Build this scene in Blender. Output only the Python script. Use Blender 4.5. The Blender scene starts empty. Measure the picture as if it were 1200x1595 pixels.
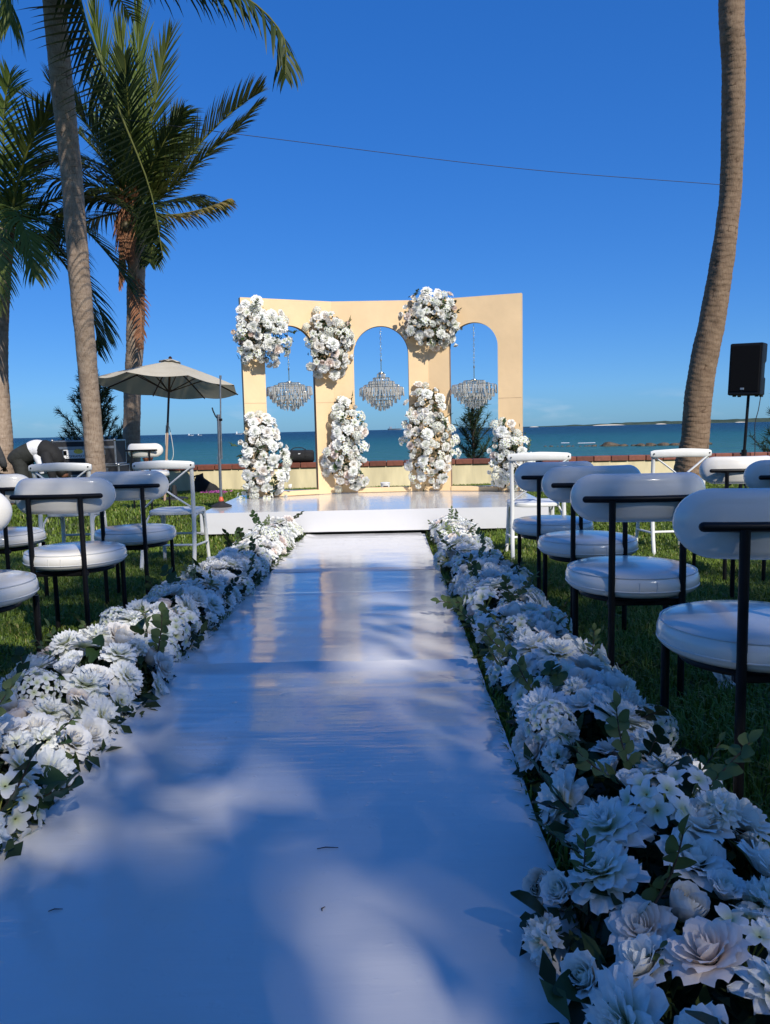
import bpy, bmesh, math, random
import numpy as np
from mathutils import Vector, Matrix, Quaternion, Euler, noise

random.seed(11)
rng = np.random.default_rng(11)
SC = bpy.context.scene
COL = SC.collection
R = math.radians
PI = math.pi

# ------------------------------------------------------------------ camera
cam_d = bpy.data.cameras.new('camera')
cam_d.sensor_fit = 'VERTICAL'
cam_d.sensor_height = 24.0
cam_d.lens = 24.0 * 1200.0 / 1595.0
cam_d.clip_start = 0.05
cam_d.clip_end = 30000
cam = bpy.data.objects.new('camera', cam_d)
COL.objects.link(cam)
PITCH, ROLL, YAW = R(-6.1), R(1.3), R(0.6)
fwd = Vector((-math.sin(YAW) * math.cos(PITCH), math.cos(YAW) * math.cos(PITCH), math.sin(PITCH)))
r0 = Vector((math.cos(YAW), math.sin(YAW), 0))
u0 = r0.cross(fwd)
rv = r0 * math.cos(ROLL) - u0 * math.sin(ROLL)
uv = rv.cross(fwd)
cam.matrix_world = Matrix(((rv.x, uv.x, -fwd.x, 0), (rv.y, uv.y, -fwd.y, 0), (rv.z, uv.z, -fwd.z, 1.0), (0, 0, 0, 1)))
SC.camera = cam

# ------------------------------------------------------------------ sky, sun, exposure
SUN_EL, SUN_AZ = R(39), R(152)                      # azimuth measured clockwise from +Y (the sea)
SUNV = Vector((math.sin(SUN_AZ) * math.cos(SUN_EL), math.cos(SUN_AZ) * math.cos(SUN_EL), math.sin(SUN_EL)))
world = bpy.data.worlds.new('World')
SC.world = world
world.use_nodes = True
wn = world.node_tree
wn.nodes.clear()
w_out = wn.nodes.new('ShaderNodeOutputWorld')
w_bg = wn.nodes.new('ShaderNodeBackground')
w_sky = wn.nodes.new('ShaderNodeTexSky')
w_sky.sky_type = 'NISHITA'
w_sky.sun_disc = False
w_sky.sun_elevation = SUN_EL
w_sky.sun_rotation = SUN_AZ
w_sky.air_density = 0.8
w_sky.dust_density = 0.5
w_sky.ozone_density = 1.0
w_hs = wn.nodes.new('ShaderNodeHueSaturation')
w_hs.inputs['Saturation'].default_value = 2.0
w_hs.inputs['Value'].default_value = 1.0
w_gam = wn.nodes.new('ShaderNodeGamma')              # even grade of the whole sky: the deep blue of clear tropical air
w_gam.inputs['Gamma'].default_value = 0.5
w_tint = wn.nodes.new('ShaderNodeMix'); w_tint.data_type = 'RGBA'; w_tint.blend_type = 'MULTIPLY'
w_tint.inputs[0].default_value = 1.0
w_tint.inputs[7].default_value = (.70, 1.40, 2.50, 1)
# a low bank of small fair-weather clouds right round the horizon
w_tc = wn.nodes.new('ShaderNodeTexCoord')
w_sep = wn.nodes.new('ShaderNodeSeparateXYZ')
w_map = wn.nodes.new('ShaderNodeMapping')
w_map.inputs['Scale'].default_value = (9, 9, 34)
w_noi = wn.nodes.new('ShaderNodeTexNoise')
w_noi.inputs['Scale'].default_value = 1.0
w_noi.inputs['Detail'].default_value = 7
w_thr = wn.nodes.new('ShaderNodeMapRange')
w_thr.inputs['From Min'].default_value = 0.52
w_thr.inputs['From Max'].default_value = 0.78
w_lo = wn.nodes.new('ShaderNodeMapRange')
w_lo.inputs['From Min'].default_value = 0.005
w_lo.inputs['From Max'].default_value = 0.015
w_hi = wn.nodes.new('ShaderNodeMapRange')
w_hi.inputs['From Min'].default_value = 0.045
w_hi.inputs['From Max'].default_value = 0.02
w_m1 = wn.nodes.new('ShaderNodeMath'); w_m1.operation = 'MULTIPLY'
w_m2 = wn.nodes.new('ShaderNodeMath'); w_m2.operation = 'MULTIPLY'
w_m3 = wn.nodes.new('ShaderNodeMath'); w_m3.operation = 'MULTIPLY'
w_m3.inputs[1].default_value = 0.75
w_mix = wn.nodes.new('ShaderNodeMix'); w_mix.data_type = 'RGBA'
w_mix.inputs[7].default_value = (4.6, 5.6, 6.8, 1)
L = wn.links.new
L(w_sky.outputs[0], w_gam.inputs[0])
L(w_gam.outputs[0], w_hs.inputs['Color'])
L(w_hs.outputs[0], w_tint.inputs[6])
L(w_tc.outputs['Generated'], w_map.inputs[0])
L(w_tc.outputs['Generated'], w_sep.inputs[0])
L(w_map.outputs[0], w_noi.inputs['Vector'])
L(w_noi.outputs[0], w_thr.inputs[0])
L(w_sep.outputs['Z'], w_lo.inputs[0])
L(w_sep.outputs['Z'], w_hi.inputs[0])
L(w_lo.outputs[0], w_m1.inputs[0]); L(w_hi.outputs[0], w_m1.inputs[1])
L(w_m1.outputs[0], w_m2.inputs[0]); L(w_thr.outputs[0], w_m2.inputs[1])
L(w_m2.outputs[0], w_m3.inputs[0])
L(w_tint.outputs[2], w_mix.inputs[6]); L(w_m3.outputs[0], w_mix.inputs[0])
L(w_mix.outputs[2], w_bg.inputs['Color'])
w_bg.inputs['Strength'].default_value = 0.12
L(w_bg.outputs[0], w_out.inputs[0])

sun_d = bpy.data.lights.new('sun', 'SUN')
sun_d.energy = 4.8
sun_d.angle = R(0.53)
sun_d.color = (1.0, 0.94, 0.85)
sun = bpy.data.objects.new('sun', sun_d)
sun.rotation_euler = SUNV.to_track_quat('Z', 'Y').to_euler()
sun.location = (20, -35, 40)
COL.objects.link(sun)

SC.view_settings.view_transform = 'Standard'
SC.view_settings.look = 'None'
SC.view_settings.gamma = 1.0
SC.view_settings.use_curve_mapping = False
SC.view_settings.exposure = 0.08
SC.cycles.max_bounces = 8
SC.cycles.transparent_max_bounces = 12
SC.cycles.caustics_reflective = False
SC.cycles.caustics_refractive = False
SC.cycles.sample_clamp_indirect = 6.0
SC.cycles.use_denoising = True

# ------------------------------------------------------------------ helpers
def sstep(a, b, x):
    t = min(1.0, max(0.0, (x - a) / (b - a)))
    return t * t * (3 - 2 * t)

def gz(x, y):
    """height of the lawn: it falls gently towards the sea, with a low rise on the left"""
    z = -0.02 * max(0.0, y - 2.0)
    z += 0.16 * sstep(-2.4, -3.2, x) * sstep(8.2, 9.4, y) * (1 - sstep(11.0, 13.0, y))
    return z

def tag(o, label=None, cat=None, group=None, kind=None):
    if label: o['label'] = label
    if cat: o['category'] = cat
    if group: o['group'] = group
    if kind: o['kind'] = kind
    return o

def empty(name, loc=(0, 0, 0), rz=0.0, label=None, cat=None, group=None):
    o = bpy.data.objects.new(name, None)
    o.empty_display_size = 0.1
    COL.objects.link(o)
    o.location = loc
    o.rotation_euler = (0, 0, rz)
    return tag(o, label, cat, group)

def link(name, me, parent=None, loc=None, rot=None, scale=None):
    o = bpy.data.objects.new(name, me)
    COL.objects.link(o)
    if parent: o.parent = parent
    if loc is not None: o.location = loc
    if rot is not None:
        if isinstance(rot, Quaternion):
            o.rotation_mode = 'QUATERNION'; o.rotation_quaternion = rot
        else: o.rotation_euler = rot
    if scale is not None: o.scale = (scale,) * 3 if isinstance(scale, (int, float)) else scale
    return o

def copy_tree(o, parent=None):
    c = o.copy()
    COL.objects.link(c)
    c.parent = parent
    for ch in o.children: copy_tree(ch, c)
    return c

class MB:
    """collects shapes and links them as one mesh object"""
    def __init__(s):
        s.v = []; s.f = []; s.m = []
    def add(s, v, f, m=0):
        o = len(s.v)
        s.v.extend(tuple(p) for p in v)
        s.f.extend(tuple(i + o for i in q) for q in f)
        s.m.extend([m] * len(f))
        return s
    def box(s, c, d, b=0.0, rot=None, m=0):
        hx, hy, hz = d[0] / 2, d[1] / 2, d[2] / 2
        b = min(b, hx * .9, hy * .9, hz * .9)
        vs = []; fs = []
        if b <= 0:
            for sx in (-1, 1):
                for sy in (-1, 1):
                    for sz in (-1, 1): vs.append(Vector((sx * hx, sy * hy, sz * hz)))
            fs = [(0, 1, 3, 2), (4, 6, 7, 5), (0, 4, 5, 1), (2, 3, 7, 6), (0, 2, 6, 4), (1, 5, 7, 3)]
        else:
            idx = {}
            for sx in (-1, 1):
                for sy in (-1, 1):
                    for sz in (-1, 1):
                        for ax in range(3):
                            p = [sx * (hx - b), sy * (hy - b), sz * (hz - b)]
                            p[ax] += b * (sx, sy, sz)[ax]
                            idx[(sx, sy, sz, ax)] = len(vs); vs.append(Vector(p))
            S = (-1, 1)
            for ax in range(3):
                a1, a2 = (ax + 1) % 3, (ax + 2) % 3
                for sg in S:
                    q = []
                    for t1, t2 in ((-1, -1), (1, -1), (1, 1), (-1, 1)):
                        k = [0, 0, 0]; k[ax] = sg; k[a1] = t1; k[a2] = t2
                        q.append(idx[(k[0], k[1], k[2], ax)])
                    fs.append(tuple(q if sg > 0 else q[::-1]))
                for t1 in S:
                    for t2 in S:
                        q = []
                        for sg, aa in ((-1, a1), (1, a1), (1, a2), (-1, a2)):
                            k = [0, 0, 0]; k[ax] = sg; k[a1] = t1; k[a2] = t2
                            q.append(idx[(k[0], k[1], k[2], aa)])
                        fs.append(tuple(q if t1 * t2 < 0 else q[::-1]))
            for sx in S:
                for sy in S:
                    for sz in S:
                        q = [idx[(sx, sy, sz, a)] for a in range(3)]
                        fs.append(tuple(q if sx * sy * sz > 0 else q[::-1]))
        c = Vector(c)
        if rot is not None:
            M = rot if isinstance(rot, Matrix) else Euler(rot).to_matrix()
            vs = [M @ p for p in vs]
        return s.add([p + c for p in vs], fs, m)
    def tube(s, pts, rad, n=10, caps=True, m=0, flat=None):
        """sweep a circle (or flat=(w,h) ellipse with fixed side vector) along pts"""
        pts = [Vector(p) for p in pts]
        if isinstance(rad, (int, float)): rad = [rad] * len(pts)
        vs = []; fs = []
        prev = None
        for i, p in enumerate(pts):
            t = (pts[min(i + 1, len(pts) - 1)] - pts[max(i - 1, 0)]).normalized()
            if prev is None:
                a = Vector((0, 0, 1)) if abs(t.z) < .9 else Vector((1, 0, 0))
                u = (a - t * a.dot(t)).normalized()
            else:
                u = (prev - t * prev.dot(t)).normalized()
            prev = u
            w = t.cross(u)
            for k in range(n):
                a = 2 * PI * k / n
                if flat: vs.append(p + u * (math.cos(a) * flat[1] * rad[i]) + w * (math.sin(a) * flat[0] * rad[i]))
                else: vs.append(p + (u * math.cos(a) + w * math.sin(a)) * rad[i])
        for i in range(len(pts) - 1):
            for k in range(n):
                k2 = (k + 1) % n
                fs.append((i * n + k, i * n + k2, (i + 1) * n + k2, (i + 1) * n + k))
        if caps:
            fs.append(tuple(range(n - 1, -1, -1)))
            fs.append(tuple((len(pts) - 1) * n + k for k in range(n)))
        return s.add(vs, fs, m)
    def lathe(s, prof, n=24, c=(0, 0, 0), m=0, close=False):
        vs = []; fs = []
        c = Vector(c)
        for r, z in prof:
            for k in range(n):
                a = 2 * PI * k / n
                vs.append(c + Vector((r * math.cos(a), r * math.sin(a), z)))
        for i in range(len(prof) - 1):
            for k in range(n):
                k2 = (k + 1) % n
                fs.append((i * n + k, i * n + k2, (i + 1) * n + k2, (i + 1) * n + k))
        if not close:
            fs.append(tuple(range(n - 1, -1, -1)))
            fs.append(tuple((len(prof) - 1) * n + k for k in range(n)))
        return s.add(vs, fs, m)
    def ball(s, c, r, n=8, sc=(1, 1, 1), m=0):
        prof = []
        vs = []; fs = []
        for i in range(n + 1):
            th = PI * i / n
            for k in range(n * 2):
                a = PI * k / n
                vs.append((c[0] + r * sc[0] * math.sin(th) * math.cos(a), c[1] + r * sc[1] * math.sin(th) * math.sin(a), c[2] - r * sc[2] * math.cos(th)))
        N = n * 2
        for i in range(n):
            for k in range(N):
                fs.append((i * N + k, i * N + (k + 1) % N, (i + 1) * N + (k + 1) % N, (i + 1) * N + k))
        return s.add(vs, fs, m)
    def mesh(s, name, mats, smooth=35):
        me = bpy.data.meshes.new(name)
        me.from_pydata(s.v, [], s.f)
        if not isinstance(mats, (list, tuple)): mats = [mats]
        for mt in mats: me.materials.append(mt)
        if len(mats) > 1: me.polygons.foreach_set('material_index', s.m)
        if smooth:
            me.polygons.foreach_set('use_smooth', [True] * len(me.polygons))
            me.update()
            me.set_sharp_from_angle(angle=R(smooth))
        me.update()
        return me
    def build(s, name, mats, parent=None, smooth=35, **k):
        return link(name, s.mesh(name, mats, smooth), parent, **k)

def np_mesh(name, V, quads=None, tris=None, mat=None, attrs=None, smooth=False):
    me = bpy.data.meshes.new(name)
    V = np.asarray(V, dtype=np.float32)
    nq = 0 if quads is None else len(quads)
    nt = 0 if tris is None else len(tris)
    me.vertices.add(len(V)); me.vertices.foreach_set('co', V.ravel())
    loops = []
    if nq: loops.append(np.asarray(quads, dtype=np.int32).ravel())
    if nt: loops.append(np.asarray(tris, dtype=np.int32).ravel())
    lp = np.concatenate(loops)
    me.loops.add(len(lp)); me.loops.foreach_set('vertex_index', lp)
    st = np.concatenate([np.arange(nq) * 4, nq * 4 + np.arange(nt) * 3]).astype(np.int32)
    me.polygons.add(nq + nt); me.polygons.foreach_set('loop_start', st)
    if attrs:
        for k, a in attrs.items():
            at = me.attributes.new(k, 'FLOAT', 'POINT'); at.data.foreach_set('value', np.asarray(a, dtype=np.float32))
    if smooth: me.polygons.foreach_set('use_smooth', np.ones(nq + nt, dtype=bool))
    if mat: me.materials.append(mat)
    me.update(calc_edges=True)
    me.validate()
    return me

# ------------------------------------------------------------------ materials
def base_mat(name):
    m = bpy.data.materials.new(name); m.use_nodes = True
    nt = m.node_tree
    return m, nt, nt.nodes['Principled BSDF'], nt.links.new

def add_bump(nt, bs, height, strength, dist=0.01):
    b = nt.nodes.new('ShaderNodeBump')
    b.inputs['Strength'].default_value = strength
    b.inputs['Distance'].default_value = dist
    nt.links.new(height, b.inputs['Height'])
    nt.links.new(b.outputs[0], bs.inputs['Normal'])
    return b

def noise_node(nt, scale, detail=4, stretch=None, coord='Object', rough=.55):
    tc = nt.nodes.new('ShaderNodeTexCoord')
    n = nt.nodes.new('ShaderNodeTexNoise')
    n.inputs['Scale'].default_value = scale
    n.inputs['Detail'].default_value = detail
    n.inputs['Roughness'].default_value = rough
    if stretch:
        mp = nt.nodes.new('ShaderNodeMapping')
        mp.inputs['Scale'].default_value = stretch
        nt.links.new(tc.outputs[coord], mp.inputs[0]); nt.links.new(mp.outputs[0], n.inputs['Vector'])
    else: nt.links.new(tc.outputs[coord], n.inputs['Vector'])
    return n.outputs[0]

def ramp(nt, fac, stops):
    r = nt.nodes.new('ShaderNodeValToRGB')
    e = r.color_ramp.elements
    while len(e) < len(stops): e.new(0.5)
    for i, (p, c) in enumerate(stops):
        e[i].position = p
        e[i].color = (*c, 1) if len(c) == 3 else c
    nt.links.new(fac, r.inputs[0])
    return r.outputs[0]

def mat(name, col, rough=.5, metal=0.0, var=0.12, nscale=8.0, bump=0.0, bscale=None, bdist=.005, spec=.5, coat=0.0, coat_r=.05, stretch=None, rvar=0.0):
    """plain surface with slight mottling, gloss variation and fine relief"""
    m, nt, bs, L = base_mat(name)
    n = noise_node(nt, nscale, 5, stretch)
    a = tuple(max(0, c * (1 - var)) for c in col); b = tuple(min(1, c * (1 + var)) for c in col)
    L(ramp(nt, n, [(.3, a), (.7, b)]), bs.inputs['Base Color'])
    bs.inputs['Roughness'].default_value = rough
    if rvar:
        mr = nt.nodes.new('ShaderNodeMapRange')
        mr.inputs['To Min'].default_value = max(.02, rough - rvar); mr.inputs['To Max'].default_value = min(1, rough + rvar)
        L(noise_node(nt, nscale * 2.3, 6, stretch), mr.inputs[0]); L(mr.outputs[0], bs.inputs['Roughness'])
    bs.inputs['Metallic'].default_value = metal
    bs.inputs['Specular IOR Level'].default_value = spec
    if coat:
        bs.inputs['Coat Weight'].default_value = coat; bs.inputs['Coat Roughness'].default_value = coat_r
    if bump: add_bump(nt, bs, noise_node(nt, bscale or nscale * 6, 6, stretch), bump, bdist)
    return m

def leafy(name, stops, attr=None, trans=.35, rough=.45, spec=.3, obj_rand=False, nscale=0):
    """thin two-sided leaf or petal: diffuse + light showing through"""
    m, nt, bs, L = base_mat(name)
    if attr:
        at = nt.nodes.new('ShaderNodeAttribute'); at.attribute_name = attr
        fac = at.outputs['Fac']
    elif obj_rand:
        oi = nt.nodes.new('ShaderNodeObjectInfo'); fac = oi.outputs['Random']
    else: fac = noise_node(nt, nscale or 6, 3)
    col = ramp(nt, fac, stops)
    L(col, bs.inputs['Base Color'])
    bs.inputs['Roughness'].default_value = rough
    bs.inputs['Specular IOR Level'].default_value = spec
    tr = nt.nodes.new('ShaderNodeBsdfTranslucent')
    L(col, tr.inputs['Color'])
    mx = nt.nodes.new('ShaderNodeMixShader'); mx.inputs[0].default_value = trans
    L(bs.outputs[0], mx.inputs[1]); L(tr.outputs[0], mx.inputs[2])
    L(mx.outputs[0], nt.nodes['Material Output'].inputs['Surface'])
    return m

M = {}
M['soil'] = mat('lawn_soil', (.055, .075, .02), .95, var=.4, nscale=9, bump=.6, bdist=.02)
M['grass'] = leafy('grass_blades', [(0, (.075, .125, .015)), (.45, (.15, .225, .026)), (.85, (.24, .30, .045)), (1, (.38, .34, .11))], attr='rnd', trans=.32, rough=.4, spec=.35)
M['leather'] = mat('white_leatherette', (.77, .735, .66), .2, var=.03, nscale=5, bump=.10, bscale=22, bdist=.006, coat=.35, coat_r=.06, rvar=.06)
M['piping'] = mat('white_piping', (.62, .62, .60), .3, var=.05)
M['blackmetal'] = mat('black_powder_coat', (.006, .006, .007), .42, var=.3, nscale=30, bump=.05, bscale=300, bdist=.001, spec=.25)
M['paintwood'] = mat('white_painted_wood', (.74, .74, .70), .38, var=.05, nscale=14, bump=.08, stretch=(1, 1, .15), bdist=.003)
M['cream'] = mat('cream_painted_board', (.80, .575, .325), .62, var=.07, nscale=2.6, bump=.22, bscale=5, bdist=.02)
M['cream_edge'] = mat('bare_board_edge', (.30, .19, .12), .7, var=.15, nscale=12, bump=.1)
M['render_wall'] = mat('yellow_render', (.70, .60, .36), .85, var=.22, nscale=2.2, bump=.35, bscale=30, bdist=.008, stretch=(1.6, 1, .35))
M['steel'] = mat('galvanised_steel', (.32, .33, .34), .38, .9, var=.2, nscale=20, bump=.05)
M['chrome'] = mat('chain_metal', (.72, .62, .44), .22, 1.0, var=.15, nscale=60)
M['redplastic'] = mat('orange_red_plastic', (.62, .10, .045), .45, var=.15, nscale=30)
M['rubber'] = mat('black_rubber', (.018, .018, .018), .7, var=.3, nscale=20, bump=.2)
M['speaker'] = mat('black_speaker_plastic', (.006, .006, .007), .5, var=.2, nscale=40, bump=.25, bscale=260, bdist=.001, spec=.3)
M['grille'] = mat('speaker_grille', (.003, .003, .004), .7, var=.3, nscale=200, bump=.5, bscale=420, bdist=.002, spec=.15)
M['darkwood'] = mat('dark_varnished_wood', (.055, .022, .012), .35, var=.3, nscale=20, stretch=(1, 1, .1))
M['palewood'] = mat('pale_weathered_wood', (.40, .27, .19), .6, var=.2, nscale=20, stretch=(1, 1, .1))
M['rope'] = mat('white_cord', (.66, .64, .58), .8, var=.1, nscale=60)
M['case'] = mat('black_flight_case', (.020, .020, .022), .6, var=.3, nscale=10, bump=.1)
M['alu'] = mat('aluminium_edging', (.42, .43, .44), .38, .85, var=.2, nscale=14)
M['paper'] = mat('white_card', (.80, .80, .78), .6, var=.02)
M['yellow'] = mat('yellow_print', (.85, .62, .08), .6, var=.15, nscale=40)
M['ink'] = mat('black_print', (.02, .02, .025), .6)
M['blackcloth'] = mat('black_cloth', (.012, .012, .013), .85, var=.3, nscale=14, bump=.5, bscale=26, bdist=.02)
M['greencloth'] = mat('charcoal_trouser_cloth', (.022, .024, .021), .85, var=.3, nscale=9, bump=.5, bscale=16, bdist=.03)
M['whitecloth'] = mat('white_cotton', (.74, .74, .76), .8, var=.05, nscale=8, bump=.55, bscale=14, bdist=.03)
M['greycloth'] = mat('dark_grey_cloth', (.05, .052, .056), .85, var=.2, nscale=8, bump=.4, bscale=14, bdist=.03)
M['skin'] = mat('brown_skin', (.16, .072, .045), .5, var=.1, nscale=12)
M['hair'] = mat('black_hair', (.010, .009, .008), .6, var=.3, nscale=50, bump=.6, bscale=120)
M['rock'] = mat('dark_sea_rock', (.10, .075, .05), .85, var=.5, nscale=1.2, bump=.8, bscale=4, bdist=.3)
M['hull'] = mat('boat_white', (.75, .75, .75), .5, var=.05)
M['ship'] = mat('ship_grey', (.22, .27, .33), .6, var=.1, nscale=.2)
M['bark'] = mat('rough_grey_bark', (.12, .085, .055), .9, var=.4, nscale=6, bump=.9, bdist=.03)
M['twig'] = mat('brown_twig', (.07, .045, .03), .85, var=.3, nscale=30)
M['terracotta'] = mat('terracotta', (.40, .13, .05), .75, var=.2, nscale=18, bump=.3)
M['coconut'] = mat('green_brown_coconut', (.10, .075, .03), .6, var=.3, nscale=9)
M['wire'] = mat('dark_wire', (.02, .02, .025), .6)

# petals: greenish throat to white rim; a few blooms lean to cream or blush
def petal_mat(name, rim, throat, warm):
    m, nt, bs, L = base_mat(name)
    at = nt.nodes.new('ShaderNodeAttribute'); at.attribute_name = 'c'
    col = ramp(nt, at.outputs['Fac'], [(0, throat), (.42, tuple((a + b * 2) / 3 for a, b in zip(throat, rim))), (.75, rim)])
    oi = nt.nodes.new('ShaderNodeObjectInfo')
    tint = ramp(nt, oi.outputs['Random'], [(0, (1, 1, 1)), (.55, (.98, .985, .97)), (1, warm)])
    mu = nt.nodes.new('ShaderNodeMix'); mu.data_type = 'RGBA'; mu.blend_type = 'MULTIPLY'; mu.inputs[0].default_value = 1
    L(col, mu.inputs[6]); L(tint, mu.inputs[7])
    L(mu.outputs[2], bs.inputs['Base Color'])
    bs.inputs['Roughness'].default_value = .6
    bs.inputs['Specular IOR Level'].default_value = .25
    tr = nt.nodes.new('ShaderNodeBsdfTranslucent'); L(mu.outputs[2], tr.inputs['Color'])
    mx = nt.nodes.new('ShaderNodeMixShader'); mx.inputs[0].default_value = .33
    L(bs.outputs[0], mx.inputs[1]); L(tr.outputs[0], mx.inputs[2])
    L(mx.outputs[0], nt.nodes['Material Output'].inputs['Surface'])
    add_bump(nt, bs, noise_node(nt, 9, 4), .12, .05)
    return m
M['petal_white'] = petal_mat('white_petal', (.96, .96, .94), (.62, .68, .32), (.98, .97, .94))
M['petal_rose'] = petal_mat('ivory_rose_petal', (.96, .94, .90), (.88, .80, .64), (.97, .87, .83))
M['stamen'] = mat('yellow_green_stamen', (.42, .44, .10), .7, var=.3, nscale=60)
M['leaf'] = leafy('dark_glossy_leaf', [(0, (.012, .030, .010)), (.5, (.024, .055, .016)), (1, (.06, .10, .03))], obj_rand=True, trans=.2, rough=.38)
M['leaf_pale'] = leafy('pale_green_sprig_leaf', [(0, (.05, .085, .03)), (.6, (.10, .15, .05)), (1, (.19, .23, .09))], obj_rand=True, trans=.3, rough=.5)
M['foliage'] = leafy('mixed_foliage', [(0, (.010, .022, .008)), (.6, (.03, .055, .018)), (1, (.08, .11, .035))], attr='rnd', trans=.2, rough=.5)
M['drystem'] = mat('dry_brown_filler', (.26, .15, .06), .8, var=.35, nscale=30)
M['frond'] = leafy('palm_leaflet', [(0, (.024, .042, .009)), (.5, (.075, .100, .019)), (.85, (.16, .165, .034)), (1, (.26, .20, .07))], attr='rnd', trans=.3, rough=.5, spec=.25)
M['frond_pale'] = leafy('young_palm_leaflet', [(0, (.07, .11, .018)), (.6, (.14, .19, .04)), (1, (.24, .25, .08))], attr='rnd', trans=.35, rough=.5, spec=.25)
M['frond_dead'] = leafy('dead_palm_leaflet', [(0, (.20, .085, .04)), (.6, (.38, .17, .085)), (1, (.48, .28, .16))], attr='rnd', trans=.2, rough=.7)
M['needle'] = leafy('casuarina_needle', [(0, (.012, .030, .012)), (.6, (.030, .060, .020)), (1, (.075, .105, .035))], attr='rnd', trans=.2, rough=.6)
M['canopy_leaf'] = leafy('broad_tree_leaf', [(0, (.07, .085, .028)), (1, (.19, .195, .07))], attr='rnd', trans=.45, rough=.5)
M['pinkpetal'] = leafy('magenta_petal', [(0, (.30, .03, .22)), (1, (.62, .16, .48))], attr='rnd', trans=.3)

def make_vinyl(name, k):
    m, nt, bs, L = base_mat(name)
    n = noise_node(nt, 1.5, 5)
    L(ramp(nt, n, [(.3, (.76 * k, .735 * k, .70 * k)), (.7, (.82 * k, .795 * k, .76 * k))]), bs.inputs['Base Color'])
    mr = nt.nodes.new('ShaderNodeMapRange')
    mr.inputs['To Min'].default_value = .05; mr.inputs['To Max'].default_value = .15
    L(noise_node(nt, 5, 6, (1, 3, 1)), mr.inputs[0]); L(mr.outputs[0], bs.inputs['Roughness'])
    bs.inputs['Specular IOR Level'].default_value = .55
    a = noise_node(nt, 1, 5, (3.0, 26, 1)); b = noise_node(nt, 1, 3, (9, 11, 1))
    ad = nt.nodes.new('ShaderNodeMath'); ad.operation = 'MULTIPLY_ADD'; ad.inputs[1].default_value = .5
    L(b, ad.inputs[0]); L(a, ad.inputs[2])
    c = noise_node(nt, 1, 2, (26, 34, 1)); cr_ = nt.nodes.new('ShaderNodeMapRange')      # small dents and trapped air
    cr_.inputs['From Min'].default_value = .64; cr_.inputs['From Max'].default_value = .80; cr_.inputs['To Max'].default_value = .55
    L(c, cr_.inputs[0])
    a2 = nt.nodes.new('ShaderNodeMath'); a2.operation = 'ADD'
    L(ad.outputs[0], a2.inputs[0]); L(cr_.outputs[0], a2.inputs[1])
    add_bump(nt, bs, a2.outputs[0], .12, .012)
    return m
M['vinyl'] = make_vinyl('pearl_gloss_vinyl', .90)
M['vinyl_stage'] = make_vinyl('white_gloss_vinyl', .80)
M['skirt'] = mat('white_stage_skirt', (.66, .655, .66), .45, var=.02, nscale=1.5, bump=.1, bscale=4, bdist=.02)

def make_trunk(name, k):
    m, nt, bs, L = base_mat(name)
    at = nt.nodes.new('ShaderNodeAttribute'); at.attribute_name = 'scar'
    n1 = noise_node(nt, 5, 6, (1, 1, 2.2)); n2 = noise_node(nt, 26, 5, (2.4, 2.4, .5))
    ad = nt.nodes.new('ShaderNodeMath'); ad.operation = 'ADD'
    L(n1, ad.inputs[0]); L(n2, ad.inputs[1])
    hf = nt.nodes.new('ShaderNodeMath'); hf.operation = 'MULTIPLY'; hf.inputs[1].default_value = .5
    L(ad.outputs[0], hf.inputs[0])
    c = ramp(nt, hf.outputs[0], [(.30, tuple(v * a for v, a in zip((.17, .12, .085), k))), (.5, tuple(v * a for v, a in zip((.34, .26, .20), k))), (.70, tuple(v * a for v, a in zip((.48, .39, .31), k)))])
    mu = nt.nodes.new('ShaderNodeMix'); mu.data_type = 'RGBA'; mu.blend_type = 'MULTIPLY'; mu.inputs[0].default_value = .9
    L(c, mu.inputs[6]); L(ramp(nt, at.outputs['Fac'], [(0, (.42, .37, .33)), (.16, (.62, .58, .55)), (.22, (1.12, 1.1, 1.08)), (.45, (.92, .92, .92)), (1, (1, 1, 1))]), mu.inputs[7])
    L(mu.outputs[2], bs.inputs['Base Color'])
    bs.inputs['Roughness'].default_value = .9
    add_bump(nt, bs, hf.outputs[0], .6, .015)
    return m
M['trunk'] = make_trunk('palm_trunk_grey', (1, .97, .92))
M['trunk_brown'] = make_trunk('palm_trunk_brown', (.66, .57, .46))

def make_tile():
    m, nt, bs, L = base_mat('terracotta_coping_tile')
    oi = nt.nodes.new('ShaderNodeObjectInfo')
    c1 = ramp(nt, oi.outputs['Random'], [(0, (.13, .040, .024)), (.5, (.19, .058, .034)), (1, (.26, .085, .05))])
    n = ramp(nt, noise_node(nt, 14, 5), [(.3, (.75, .75, .75)), (.7, (1.1, 1.1, 1.1))])
    mu = nt.nodes.new('ShaderNodeMix'); mu.data_type = 'RGBA'; mu.blend_type = 'MULTIPLY'; mu.inputs[0].default_value = 1
    L(c1, mu.inputs[6]); L(n, mu.inputs[7]); L(mu.outputs[2], bs.inputs['Base Color'])
    bs.inputs['Roughness'].default_value = .55
    add_bump(nt, bs, noise_node(nt, 60, 4), .3, .004)
    return m
M['tile'] = make_tile()
M['mortar'] = mat('pale_mortar', (.42, .36, .28), .9, var=.15, nscale=20)

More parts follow.
